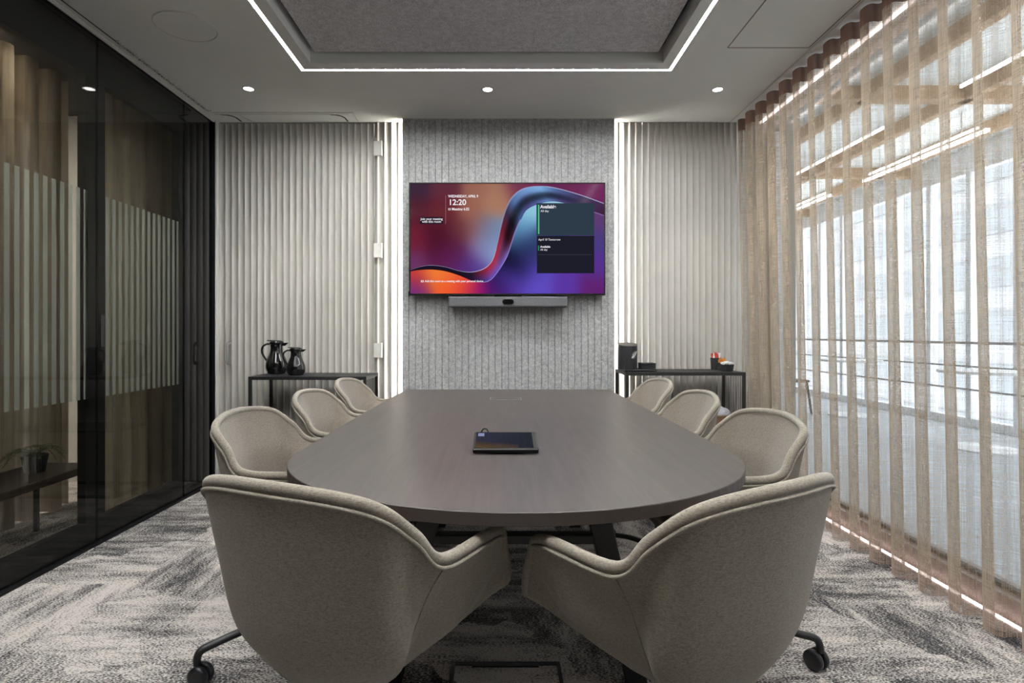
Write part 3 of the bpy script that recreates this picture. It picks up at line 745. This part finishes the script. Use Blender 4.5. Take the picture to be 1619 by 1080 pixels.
for k, (dx, dy) in enumerate(((0.05, 0.01), (0.045, -0.008), (0.04, 0.02))):
    s = empty('spoon', cu.location, label='thin steel spoon leaning out of the small black cup', cat='spoon', group='spoons in the black cup')
    bm = bmesh.new(); tube(bm, [(-0.015, 0, 0.015), (dx * 0.5, dy, 0.08), (dx, dy * 1.5, 0.128)], [0.0015, 0.0018, 0.003], 6); link_mesh('spoon_stem', bm, M['chrome'], s, smooth=True)
for k in range(4):
    b_ = boxo('stacked_coaster', (px2x(1012, 3.92), px2x(1035, 3.92), 3.88, 3.98, zc + 0.0085 + k * 0.0125, zc + 0.019 + k * 0.0125), M['black_plastic'], None, 0.002)
    tag(b_, 'square black coaster in the stack on the tray, %s' % ['lowest of the stack', 'second from the bottom', 'third from the bottom', 'topmost of the stack'][k], 'coaster', 'stacked black coasters')
def potlet(name, px, y, r_, h_, label, m=M['black_matte']):
    t = empty(name, (px2x(px, y), y, zc), label=label, cat='cup')
    bm = bmesh.new(); lathe(bm, [(0, 0), (r_ * 0.86, 0), (r_, h_), (r_ * 0.94, h_), (r_ * 0.8, 0.008), (0, 0.008)], 28); link_mesh('body', bm, m, t)
    return t
def sachets(px, y, z, r_, h_, mats, cat, grp, n_, lab, up=True):
    for k in range(n_):
        a = 2 * math.pi * k / n_ + .4; rr = r_ * (0.55 if k % 2 else 0.25)
        bm = bmesh.new()
        if up: box(bm, -0.012, 0.012, -0.0015, 0.0015, -0.045, 0.022)
        else: box(bm, -0.02, 0.02, -0.006, 0.006, -0.008, 0.008)
        o = link_mesh('sachet', bm, mats[k % len(mats)], None, bevel=0.001)
        o.location = (px2x(px, y) + rr * math.cos(a), y + rr * math.sin(a), z + h_ + (0.003 * (k % 3)))
        o.rotation_euler = (random.uniform(-.18, .18), random.uniform(-.25, .25), random.uniform(-.6, .6) if up else random.uniform(0, 3))
        tag(o, lab, cat, grp)
potlet('sachet_tumbler', 1132, 4.08, 0.038, 0.085, 'tall black tumbler of red and white sachets on the right console')
sachets(1132, 4.08, zc, 0.036, 0.095, [M['sachet_red'], M['sachet_white'], M['sachet_red']], 'sachet', 'red and white sachets in the tall tumbler', 8, 'red or white paper sachet standing in the tall black tumbler')
potlet('sachet_cup', 1141, 3.99, 0.032, 0.055, 'small black cup of orange sachets between tumbler and bowl')
sachets(1141, 3.99, zc, 0.03, 0.058, [M['sachet_orange']], 'sachet', 'orange sachets in the small cup', 6, 'orange paper sachet standing in the small black cup')
potlet('sachet_bowl', 1149.5, 3.90, 0.046, 0.046, 'low black bowl heaped with white sachets on the right console')
for k in range(14):
    a = 2.4 * k; rr = 0.034 * math.sqrt(k / 14)
    bm = bmesh.new(); bmesh.ops.create_icosphere(bm, subdivisions=2, radius=0.012)
    for v in bm.verts: v.co = Vector((v.co.x * 1.3, v.co.y, v.co.z * 0.75))
    o = link_mesh('creamer_pod', bm, M['sachet_white'], None, smooth=True)
    o.location = (px2x(1149.5, 3.90) + rr * math.cos(a), 3.90 + rr * math.sin(a), zc + 0.062 - rr * 0.25); o.rotation_euler = (random.uniform(-.4, .4), random.uniform(-.4, .4), a)
    tag(o, 'small white creamer pod heaped in the low black bowl', 'creamer', 'white creamers in the low bowl')
bx = empty('napkin_box', (px2x(1143, 3.95), 3.96, 0.45), label='brown box with crumpled white napkins on the lower shelf of the right console', cat='box')
boxo('body', (-0.10, 0.05, -0.08, 0.08, 0, 0.085), M['brown_card'], bx, 0.003)
bm = bmesh.new(); bmesh.ops.create_icosphere(bm, subdivisions=3, radius=0.06)
for v in bm.verts: v.co = Vector((v.co.x * 1.2 - .02, v.co.y, max(v.co.z * 0.75, -.01) + random.uniform(-.006, .006) + 0.095))
link_mesh('napkins', bm, pbr('napkin', rgb(196, 196, 204), 0.8), bx)

# ------------------------------------------------------------------ chairs
KEYS = {
 'rim': [(0, -.253, .806), (.215, -.208, .784), (.272, -.134, .717), (.299, -.062, .646), (.319, .155, .640), (.318, .205, .592), (.302, .242, .484), (.17, .262, .452), (0, .268, .446)],
 'm1':  [(0, -.228, .62), (.200, -.185, .62), (.250, -.118, .585), (.250, -.056, .555), (.292, .138, .545), (.290, .175, .520), (.273, .208, .456), (.16, .240, .430), (0, .246, .424)],
 'm2':  [(0, -.198, .45), (.168, -.160, .45), (.222, -.104, .435), (.195, -.052, .430), (.238, .085, .432), (.238, .125, .428), (.218, .152, .415), (.12, .185, .405), (0, .195, .40)],
 'bot': [(0, -.140, .352), (.10, -.118, .352), (.145, -.075, .352), (.140, -.036, .352), (.150, .045, .352), (.14, .07, .352), (.115, .095, .352), (.06, .12, .352), (0, .128, .352)],
}
def full_ring(key, n=8, corner=None):
    h = cr([Vector(p) for p in KEYS[key]], n, corner)
    # enforce symmetric tangents at both ends by mirroring
    P = KEYS[key]; mir = lambda p: (-p[0], p[1], p[2])
    ext = [mir(P[1])] + list(P) + [mir(P[-2])]
    hh = cr(ext, n, None if corner is None else corner + 1)[n:-n]
    left = [Vector((-p.x, p.y, p.z)) for p in hh[1:-1]][::-1]
    return hh + left
def make_chair():
    t = empty('conference_chair', (0, 0, 0))
    n = 8; nk = len(KEYS['rim'])
    rim = full_ring('rim', n); m1 = full_ring('m1', n, 3); m2 = full_ring('m2', n, 3); bot = full_ring('bot', n, 3)
    L = len(rim)
    iT = 4 * n
    # outer shell loft
    bm = bmesh.new(); rings = []
    nt_ = 5
    top = [Vector((p.x, p.y, p.z - 0.010)) for p in rim]
    cols = [cr([top[i], m1[i], m2[i], bot[i]], nt_) for i in range(L)]
    rows = len(cols[0])
    V = [[bm.verts.new(cols[i][r_]) for i in range(L)] for r_ in range(rows)]
    for r_ in range(rows - 1):
        for i in range(L):
            j = (i + 1) % L; bm.faces.new((V[r_][i], V[r_][j], V[r_ + 1][j], V[r_ + 1][i]))
    c = bm.verts.new((0, 0, 0.335))
    for i in range(L): bm.faces.new((V[-1][i], V[-1][(i + 1) % L], c))
    shell = link_mesh('shell', bm, M['fabric'], t, smooth=True)
    me = shell.data
    # sharp crease along the seam
    for e in me.edges: pass
    # inner upholstery
    def inset(p, d, z=0.0):
        v = Vector((p.x, p.y - 0.03, 0)); l = v.length; k = (l - d) / l if l > 0 else 1
        return Vector((v.x * k, v.y * k + 0.03, p.z + z))
    i0 = [inset(p, 0.021, -0.006) for p in rim]
    i1 = [inset(p, 0.052, -0.0) for p in m1]
    seat_ring = []
    for p in m2:
        q = inset(p, 0.045); seat_ring.append(Vector((q.x * 1.02, q.y, 0.468 + 0.0 * q.y)))
    bm = bmesh.new()
    cols = [cr([i0[i], (i0[i] * .45 + i1[i] * .55) + Vector((0, 0, 0.0)), i1[i] if i1[i].z > 0.5 else Vector((i1[i].x, i1[i].y, 0.5 if False else max(i1[i].z, .452))), seat_ring[i]], 4) for i in range(L)]
    rows = len(cols[0]); V = [[bm.verts.new(cols[i][r_]) for i in range(L)] for r_ in range(rows)]
    for r_ in range(rows - 1):
        for i in range(L):
            j = (i + 1) % L; bm.faces.new((V[r_][i], V[r_][j], V[r_ + 1][j], V[r_ + 1][i]))
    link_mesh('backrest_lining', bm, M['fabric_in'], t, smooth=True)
    # seat cushion
    bm = bmesh.new(); V = []
    for k, z in ((1.0, 0.440), (1.01, 0.462), (0.96, 0.478), (0.7, 0.485), (0.35, 0.484)):
        V.append([bm.verts.new((p.x * k, 0.03 + (p.y - 0.03) * k, z)) for p in seat_ring])
    for a_, b_ in zip(V[:-1], V[1:]):
        for i in range(L): bm.faces.new((a_[i], a_[(i + 1) % L], b_[(i + 1) % L], b_[i]))
    c = bm.verts.new((0, 0.03, 0.483))
    for i in range(L): bm.faces.new((V[-1][i], V[-1][(i + 1) % L], c))
    bm.faces.new(V[0][::-1])
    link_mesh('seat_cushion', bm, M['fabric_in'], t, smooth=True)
    # rim roll, all round
    ctr = [inset(p, 0.0105, -0.0015) for p in rim]
    rad = []
    for i in range(L):
        k = min(i, L - i)
        rad.append(0.0130 if k <= iT else max(0.011, 0.0130 - 0.0003 * (k - iT)))
    bm = bmesh.new(); tube(bm, ctr, rad, 12, closed=True); link_mesh('rim_roll', bm, M['fabric'], t, smooth=True)
    # welt under the roll (outer side), tip to tip
    idx = list(range(L - iT - 2, L)) + list(range(0, iT + 3))
    w_ = [Vector((0, 0, 0)) + inset(rim[i], -0.0015, -0.0165) for i in idx]
    bm = bmesh.new(); tube(bm, w_, 0.0042, 8); link_mesh('welt', bm, M['fabric'], t, smooth=True)
    # side seams
    for s_ in (1, -1):
        i = 3 * n
        colp = cr([top[i], m1[i], m2[i], bot[i]], 6)
        pts_ = [Vector((p.x * s_, p.y, p.z)) for p in colp[1:]]
        bm = bmesh.new(); tube(bm, pts_, 0.0022, 6); link_mesh('seam', bm, M['fabric'], t, smooth=True)
    for ch in t.children:
        for v in ch.data.vertices: v.co = Vector((v.co.x * 0.925, v.co.y * 0.925, v.co.z * 0.925 + 0.0829))
    # base
    bm = bmesh.new(); lathe(bm, [(0, 0.394), (0.085, 0.394), (0.085, 0.380), (0.03, 0.368), (0.024, 0.36), (0.024, 0.13), (0.04, 0.125), (0.044, 0.085), (0.03, 0.075), (0, 0.075)][::-1], 28)
    link_mesh('column', bm, M['black_metal'], t, smooth=False, bevel=0.001)
    base = []
    for k in range(4):
        a = R(45 + 90 * k); d = Vector((math.cos(a), math.sin(a), 0))
        RR = 0.315
        P_ = [d * 0.035 + Vector((0, 0, 0.115)), d * 0.15 + Vector((0, 0, 0.125)), d * (RR - 0.05) + Vector((0, 0, 0.112)), d * (RR - 0.012) + Vector((0, 0, 0.104)), d * RR + Vector((0, 0, 0.085)), d * RR + Vector((0, 0, 0.062))]
        bm = bmesh.new(); tube(bm, cr(P_, 4), 0.0125, 10, sq=(0.95, 1.15)); leg = link_mesh('leg', bm, M['black_metal'], t, smooth=True)
        bm = bmesh.new()
        ca = a + 0.7
        ax = Vector((math.cos(ca), math.sin(ca), 0)); up = Vector((0, 0, 1)); fw_ = up.cross(ax)
        cc = d * RR + fw_ * 0.012 + Vector((0, 0, 0.033))
        for s_ in (-1, 1):
            o_ = cc + ax * (0.015 * s_); rg = []
            for (rr, off) in ((0.0, 0.012), (0.022, 0.012), (0.031, 0.009), (0.033, 0.004), (0.033, -0.007), (0.029, -0.010), (0.0, -0.010)):
                if rr == 0: rg.append([bm.verts.new(o_ + ax * (off * s_))])
                else: rg.append([bm.verts.new(o_ + ax * (off * s_) + (up * math.cos(2 * math.pi * q / 24) + fw_ * math.sin(2 * math.pi * q / 24)) * rr) for q in range(24)])
            for a_, b_ in zip(rg[:-1], rg[1:]):
                for q in range(24):
                    r2 = (q + 1) % 24
                    if len(a_) == 1: bm.faces.new((a_[0], b_[q], b_[r2]))
                    elif len(b_) == 1: bm.faces.new((a_[q], a_[r2], b_[0]))
                    else: bm.faces.new((a_[q], a_[r2], b_[r2], b_[q]))
        link_mesh('castor', bm, M['rubber'], leg, smooth=True)
    return t
chairs = [  # x, y, heading(deg, 0 = facing away from camera, + = to the right), base turn, label
 (-0.328, 1.230, 24.6, 50, 'beige upholstered swivel armchair nearest the camera on the left, its back to the viewer'),
 (0.410, 1.218, -31.8, -40, 'beige upholstered swivel armchair nearest the camera on the right, its back to the viewer'),
 (-0.708, 1.989, 92.6, -2, 'beige upholstered swivel armchair on the glass side of the table, closest of the three there'),
 (-0.700, 2.660, 91.2, 0, 'beige upholstered swivel armchair on the glass side of the table, middle of the three there'),
 (-0.708, 3.333, 91.0, 5, 'beige upholstered swivel armchair on the glass side of the table, next to the flask console'),
 (0.740, 1.933, -93.3, 28, 'beige upholstered swivel armchair on the curtain side of the table, closest of the three there'),
 (0.739, 2.612, -91.0, 0, 'beige upholstered swivel armchair on the curtain side of the table, middle of the three there'),
 (0.750, 3.312, -91.9, 10, 'beige upholstered swivel armchair on the curtain side of the table, next to the right console'),
]
proto = make_chair()
for i, (x, y, a, bt, lab) in enumerate(chairs):
    o = proto if i == 0 else copy_tree(proto)
    o.location = (x, y, 0); o.rotation_euler = (0, 0, -R(a))
    for ch in o.children:
        if ch.name.startswith('leg'): ch.rotation_euler = (0, 0, R(bt))
    tag(o, lab, 'chair', 'swivel armchairs around the conference table')

# floor box outline under the table
fb = boxo('floor_box', [(-0.158, 0.202, 1.60, 1.905, 0.0, 0.0015)] , M['carpet'], None)
tag(fb, 'flush floor socket box with a black frame in the carpet under the table', 'floor box')
boxo('frame', frame_boxes(-0.146, 0.190, 1.612, 1.885, -0.158, 0.202, 1.60, 1.905, 0.0, 0.004), M['black_matte'], fb)
boxo('lid_strip', (-0.09, 0.13, 1.875, 1.895, 0.001, 0.006), M['black_plastic'], fb)

# ------------------------------------------------------------------ glass partition on the left
def glass_door(name, y0, y1, stile, stripes, solid=False, rail=0.225, foot=0.13):
    t = empty(name, (0, 0, 0), kind='structure')
    if not solid:
        boxo('pane', (XL - 0.008, XL - 0.001, y0 + 0.002, y1 - 0.002, 0.012, ZC - 0.014), M['glass'], t)
        boxo('frame', [(XL - 0.05, XL - 0.0085, y0 + 0.002, y1 - 0.002, ZC - 0.014 - rail, ZC - 0.014), (XL - 0.05, XL - 0.0085, y0 + 0.002, y1 - 0.002, 0.012, foot),
                       (XL - 0.05, XL - 0.0085, y1 - stile[1], y1 - 0.002, foot, ZC - rail), (XL - 0.05, XL - 0.0085, y0 + 0.002, y0 + stile[0], foot, ZC - rail)], M['black_frame'], t)
        bm = bmesh.new(); y = stripes[0]
        while y < stripes[1]:
            box(bm, XL - 0.0098, XL - 0.0085, y, y + 0.027, 0.765, 1.835); y += 0.0517
        link_mesh('frosted_stripes', bm, M['frost'], t)
    else:
        boxo('panel', (XL - 0.05, XL - 0.001, y0 + 0.002, y1, 0.012, ZC - 0.014), M['black_panel'], t)
    return t
M['black_panel'] = pbr('black_glass_panel', rgb(9, 9, 11), 0.04, spec=0.7)
glass_door('window_1', -1.5, 0.9, (0.05, 0.07), (-1.4, 0.85))
glass_door('window_2', 0.9, 2.98, (0.05, 0.075), (0.98, 2.90))
g3 = glass_door('window_3', 2.985, 3.80, (0.065, 0.055), (3.055, 3.745))
boxo('pull_recess', (XL - 0.002, XL + 0.001, 3.005, 3.035, 1.03, 1.20), M['black_plastic'], g3, 0.001)
glass_door('door_2', 3.80, 4.17, (0, 0), None, solid=True)
struct('trim_9', [(XL - 0.06, XL + 0.022, YB, 4.17, 0, 0.012), (XL - 0.06, XL + 0.004, YB, 4.17, ZC - 0.014, ZC)], M['black_frame'])
struct('trim_10', (XL - 0.05, XL + 0.02, 4.172, 4.21, 0, ZC - 0.013), M['black_frame'])

# corridor beyond
struct('wall_corridor', (-4.5, -4.4, YB, 4.4, 0, 2.9), M['dark_wall'])
struct('ceiling_corridor', (-4.4, XL - 0.06, YB, 4.4, ZC + 0.05, ZC + 0.15), M['dark_wall'])
for y in (0.6, 2.6):
    o = boxo('corridor_fill', (-3.1, -2.8, y - 0.5, y + 0.5, ZC + 0.03, ZC + 0.05), M['corr_fill'])  # unseen panels added so the corridor and its drapes show up
    tag(o, 'flat glowing panel added to light the corridor beyond the glass partition, %s' % ('nearer one' if y < 1 else 'farther one'), 'lamp', 'added corridor light panels')
def drape(name, x, y0, y1, z0, z1, lam, amp, m, label, cat='curtain', parts=True, lean=0.0, tape=0.0, hem=0.0, ph=0.0, group=None, jit=0.0, zseg=10, grow=0.1):
    t = empty(name, (0, 0, 0), label=label, cat=cat, group=group)
    def piece(nm, za, zb, m_, dx=0.0, segs=zseg):
        bm = bmesh.new(); ns = int((y1 - y0) / lam * 18); rows = []
        for j in range(segs + 1):
            z = za + (zb - za) * j / segs; row = []
            for i in range(ns + 1):
                y = y0 + (y1 - y0) * i / ns
                u = 2 * math.pi * (y - ph) / lam
                a = amp * (1 + jit * math.sin(y * 5.1 + 1) ) * (1 + grow * (1 - (z - z0) / (z1 - z0)))
                wob = jit * 0.012 * math.sin(y * 9 + z * 1.3) * (1 - (z - z0) / (z1 - z0))
                # S-shaped ripple: loops lean over themselves
                yy = y + lam * 0.10 * math.sin(2 * u) * (1 - 0.0)
                xx = x + dx + lean * (1 - (z - z0) / (z1 - z0)) - a * math.cos(u) + wob
                row.append(bm.verts.new((xx, yy, z)))
            rows.append(row)
        for a_, b_ in zip(rows[:-1], rows[1:]):
            for i in range(len(a_) - 1): bm.faces.new((a_[i], a_[i + 1], b_[i + 1], b_[i]))
        link_mesh(nm, bm, m_, t, smooth=True)
    piece('fabric', z0 + hem, z1 - tape, m)
    if tape: piece('header_tape', z1 - tape, z1, M['sheer_tape'], 0, 2)
    if hem: piece('hem', z0, z0 + hem, M['sheer_hem'], 0, 2)
    return t
drape('corridor_curtain', -2.75, 0.2, 3.62, 0.02, ZC + 0.04, 0.17, 0.05, M['drape'], 'long beige curtain beyond the nearer glass pane of the dark partition', group='curtains in the corridor')
drape('corridor_curtain', -2.43, 3.42, 4.17, 0.02, ZC + 0.04, 0.17, 0.05, M['drape'], 'beige curtain beyond the farther glass pane, next to the back wall', group='curtains in the corridor')
bn = empty('corridor_bench', (-2.45, 2.6, 0), label='low dark bench standing behind the glass partition under a fern', cat='bench')
boxo('bench_top', (-0.17, 0.17, -0.9, 0.62, 0.33, 0.37), M['bench'], bn, 0.004)
for x in (-0.14, 0.12):
    for y in (-0.85, 0.56): boxo('leg', (x, x + 0.02, y, y + 0.02, 0, 0.33), M['black_metal'], bn)
fn = empty('potted_fern', (-2.45, 3.0, 0.37), label='small potted fern on the dark bench behind the glass partition', cat='plant')
bm = bmesh.new(); lathe(bm, [(0, 0), (0.045, 0), (0.06, 0.09), (0.055, 0.09), (0, 0.08)], 24); link_mesh('pot', bm, M['black_matte'], fn)
bm = bmesh.new()
for k in range(16):
    a = k * 2.4; l = random.uniform(0.13, 0.22); d = Vector((math.cos(a) * .75, math.sin(a), 0)); pts_ = [Vector((0, 0, 0.08)) + d * (l * u) + Vector((0, 0, 0.20 * u - 0.20 * u * u * 1.05)) for u in [q / 9 for q in range(10)]]
    s_ = d.cross(Vector((0, 0, 1)))
    for i in range(1, 9):
        wd = 0.035 * math.sin(math.pi * (i / 9)) + 0.004
        for sg in (-1, 1):
            p = pts_[i]; tip = p + s_ * (wd * sg) + d * 0.012 + Vector((0, 0, -0.004))
            v_ = [bm.verts.new(p), bm.verts.new(p + d * 0.014), bm.verts.new(tip)]; bm.faces.new(v_)
    tube(bm, pts_, 0.0015, 4)
link_mesh('foliage', bm, M['leaf'], fn)

# ------------------------------------------------------------------ sheer curtain and window on the right
drape('sheer_curtain', 1.77, -0.88, 4.155, 0.012, ZC - 0.006, 0.16, 0.032, M['sheer'],
      'floor length beige sheer curtain with ripple folds across the window wall', lean=0.055, tape=0.085, hem=0.11, ph=4.16 - 0.16 * 40, jit=0.12, grow=0.3)
struct('trim_11', [(1.70, 1.712, YB, YF, ZC - 0.0015, ZC), (1.86, 1.872, YB, YF, ZC - 0.0015, ZC)], M['trim_white'])
struct('trim_12', (1.965, XW + 0.08, YB, YF, 0, 0.085), pbr('sill_rose', rgb(140, 122, 117), 0.35), 0.002)
struct('trim_13', (XW - 0.01, XW + 0.018, YB, YF, 0.085, 0.10), M['black_matte'])
ls = boxo('sunlit_sill_glow', (1.928, 1.938, YB, YF, 0.001, 0.010), M['sunlit_edge_glow'])  # added glowing line that stands in for the sunlit edge of the sill
tag(ls, 'thin pinkish glow in place of the sunlit sill edge, along the floor at the foot of the sheer curtain', 'light strip')
ls = boxo('window_head_glow', (1.925, 1.940, YB, YF, ZC - 0.012, ZC - 0.002), M['sunlit_edge_glow'])  # added glowing line that stands in for light caught by the window frame
tag(ls, 'thin pinkish glow in place of light on the window frame, along the ceiling behind the head of the sheer curtain', 'light strip')
wn = empty('window_4', (0, 0, 0), kind='structure')
ys = [-1.5, 0.0, 1.45, 2.9, 4.21]
boxo('pane', (XW + 0.02, XW + 0.028, YB, YF, 0.055, ZC), M['glass_window'], wn)
boxo('frame', (XW, XW + 0.06, YB, YF, ZC - 0.05, ZC), M['trim_white'], wn)
boxo('mullion', (XW, XW + 0.06, 4.15, YF, 0.055, ZC - .09), M['white_paint'], wn)

# hall outside: floor, ceiling, beams, facade
HX, HZ = 5.6, 3.28
struct('floor_hall', (XW + 0.06, HX, -4, 16, -0.06, -0.001), M['hall_floor'])
struct('ceiling_hall', (XW + 0.1, HX, -4, 16, HZ, HZ + 0.1), M['hall_white'])
struct('wall_hall_end', (XW + 0.1, HX, 16, 16.1, 0, HZ), M['hall_white'])
struct('wall_hall_side', (XW + 0.0, XW + 0.1, 4.36, 16, 0, HZ), M['hall_white'])
struct('wall_hall_near', (XW + 0.1, HX, -4.1, -4, 0, HZ), M['hall_white'])
struct('wall_over_window', (XW, XW + 0.1, YB, 4.36, ZC, HZ), M['hall_white'])
for i, x in enumerate((3.2, 4.1, 5.0)):
    o = boxo('ceiling_beam', (x, x + 0.09, -4, 16, HZ - 0.12, HZ), M['timber']); tag(o, 'long pale timber beam under the hall ceiling, %s row from the curtain' % ['first', 'second', 'third'][i], 'beam', 'lengthwise hall beams')
for i, y in enumerate((2.5, 5.0, 7.5, 10.0, 12.5)):
    o = boxo('cross_beam', (XW + 0.1, HX, y, y + 0.12, HZ - 0.12, HZ - 0.001), M['timber']); tag(o, 'pale timber cross beam under the hall ceiling, %s from the camera' % ['first', 'second', 'third', 'fourth', 'fifth'][i], 'beam', 'crosswise hall beams')
ORD = ['nearest', 'second nearest', 'middle', 'second farthest', 'farthest']
for i, y in enumerate((1.3, 3.7, 6.2, 8.7, 11.3)):
    for x, row in ((3.65, 'the row between the first two beams'), (4.55, 'the row nearest the outer posts')):
        o = boxo('hall_lamp', (x - 0.009, x + 0.009, y - 0.8, y + 0.8, HZ - 0.24, HZ - 0.215), M['hall_lamp']); boxo('hanger', [(x - 0.004, x + 0.004, y + q - 0.004, y + q + 0.004, HZ - 0.215, HZ) for q in (-0.6, 0.6)], M['trim_white'], o); tag(o, 'slim linear hall ceiling lamp, %s in %s' % (ORD[i], row), 'lamp', 'linear lamps in the hall')
    o = boxo('hall_lamp', (x - 0.02, x + 0.02, y - 0.9, y + 0.9, HZ - 0.30, HZ - 0.27), M['hall_lamp']); tag(o, 'slim linear lamp under the hall ceiling between timber beams, %s of five' % ['second nearest', 'fourth nearest', 'third nearest', 'nearest', 'farthest'][i], 'lamp', 'linear lamps in the hall')
# facade: white slim posts, rails, low parapet, all in the outer wall
fa = empty('window_5', (0, 0, 0), kind='structure')
bm = bmesh.new(); y = -3.9
while y < 16: box(bm, HX - 0.10, HX, y, y + 0.07, 0.1, HZ - 0.3); y += 0.62
link_mesh('mullions', bm, M['white_paint'], fa)
boxo('head_rail', (HX - 0.1, HX, -4, 16, HZ - 0.3, HZ), M['white_paint'], fa)
boxo('sill_rail', (HX - 0.1, HX, -4, 16, 0.0, 0.1), M['white_paint'], fa)
boxo('guard_rail', [(HX - 0.13, HX - 0.10, -4, 16, 0.97, 1.0), (HX - 0.12, HX - 0.10, -4, 16, 0.7, 0.72), (HX - 0.12, HX - 0.10, -4, 16, 0.43, 0.45)], pbr('rail_grey', rgb(140, 143, 148), 0.5), fa)
# neighbouring building far outside
nb = empty('neighbour_building', (14, 6, 0), label='pale office building seen beyond the hall windows', cat='building')
boxo('facade', (0, 3, -16, 30, -6, 9), pbr('neighbour_wall', rgb(140, 143, 146), 0.8, noise=0.1, nscale=1), nb)
boxo('window_band', [(-0.05, 0, -16, 30, -0.6 + k * 1.5, 0.2 + k * 1.5) for k in range(-1, 6)], pbr('neighbour_glass', rgb(118, 124, 128), 0.3), nb)
# tables and stools in the hall
def hall_table(x, y, label):
    t = empty('bistro_table', (x, y, 0), label=label, cat='table', group='round white tables in the hall')
    bm = bmesh.new(); lathe(bm, [(0, 0), (0.28, 0), (0.28, 0.012), (0.03, 0.02), (0, 0.02)], 32); link_mesh('base', bm, M['white_paint'], t)
    bm = bmesh.new(); lathe(bm, [(0, 0.02), (0.025, 0.02), (0.025, 0.72), (0, 0.72)], 16); link_mesh('pole', bm, M['white_paint'], t)
    bm = bmesh.new(); lathe(bm, [(0, 0.72), (0.36, 0.72), (0.36, 0.745), (0, 0.745)], 36); link_mesh('tabletop', bm, M['white_paint'], t)
hall_table(4.6, 5.4, 'round white bistro table in the hall beyond the curtain, nearer one')
hall_table(4.7, 7.6, 'round white bistro table in the hall beyond the curtain, farther one')
def hall_chair(x, y, a, label):
    t = empty('hall_chair', (x, y, 0), a, label=label, cat='chair', )
    boxo('seat', (-0.2, 0.2, -0.2, 0.2, 0.43, 0.46), M['black_matte'], t, 0.01)
    boxo('backrest', (-0.2, 0.2, 0.18, 0.21, 0.55, 0.80), M['black_matte'], t, 0.01)
    for sx in (-1, 1):
        for sy in (-1, 1): bar('leg', [(sx * .17, sy * .17, .43), (sx * .21, sy * .21, 0)], .022, .022, t)
hall_chair(4.0, 7.9, 1.7, 'dark chair beside the farther bistro table in the hall')
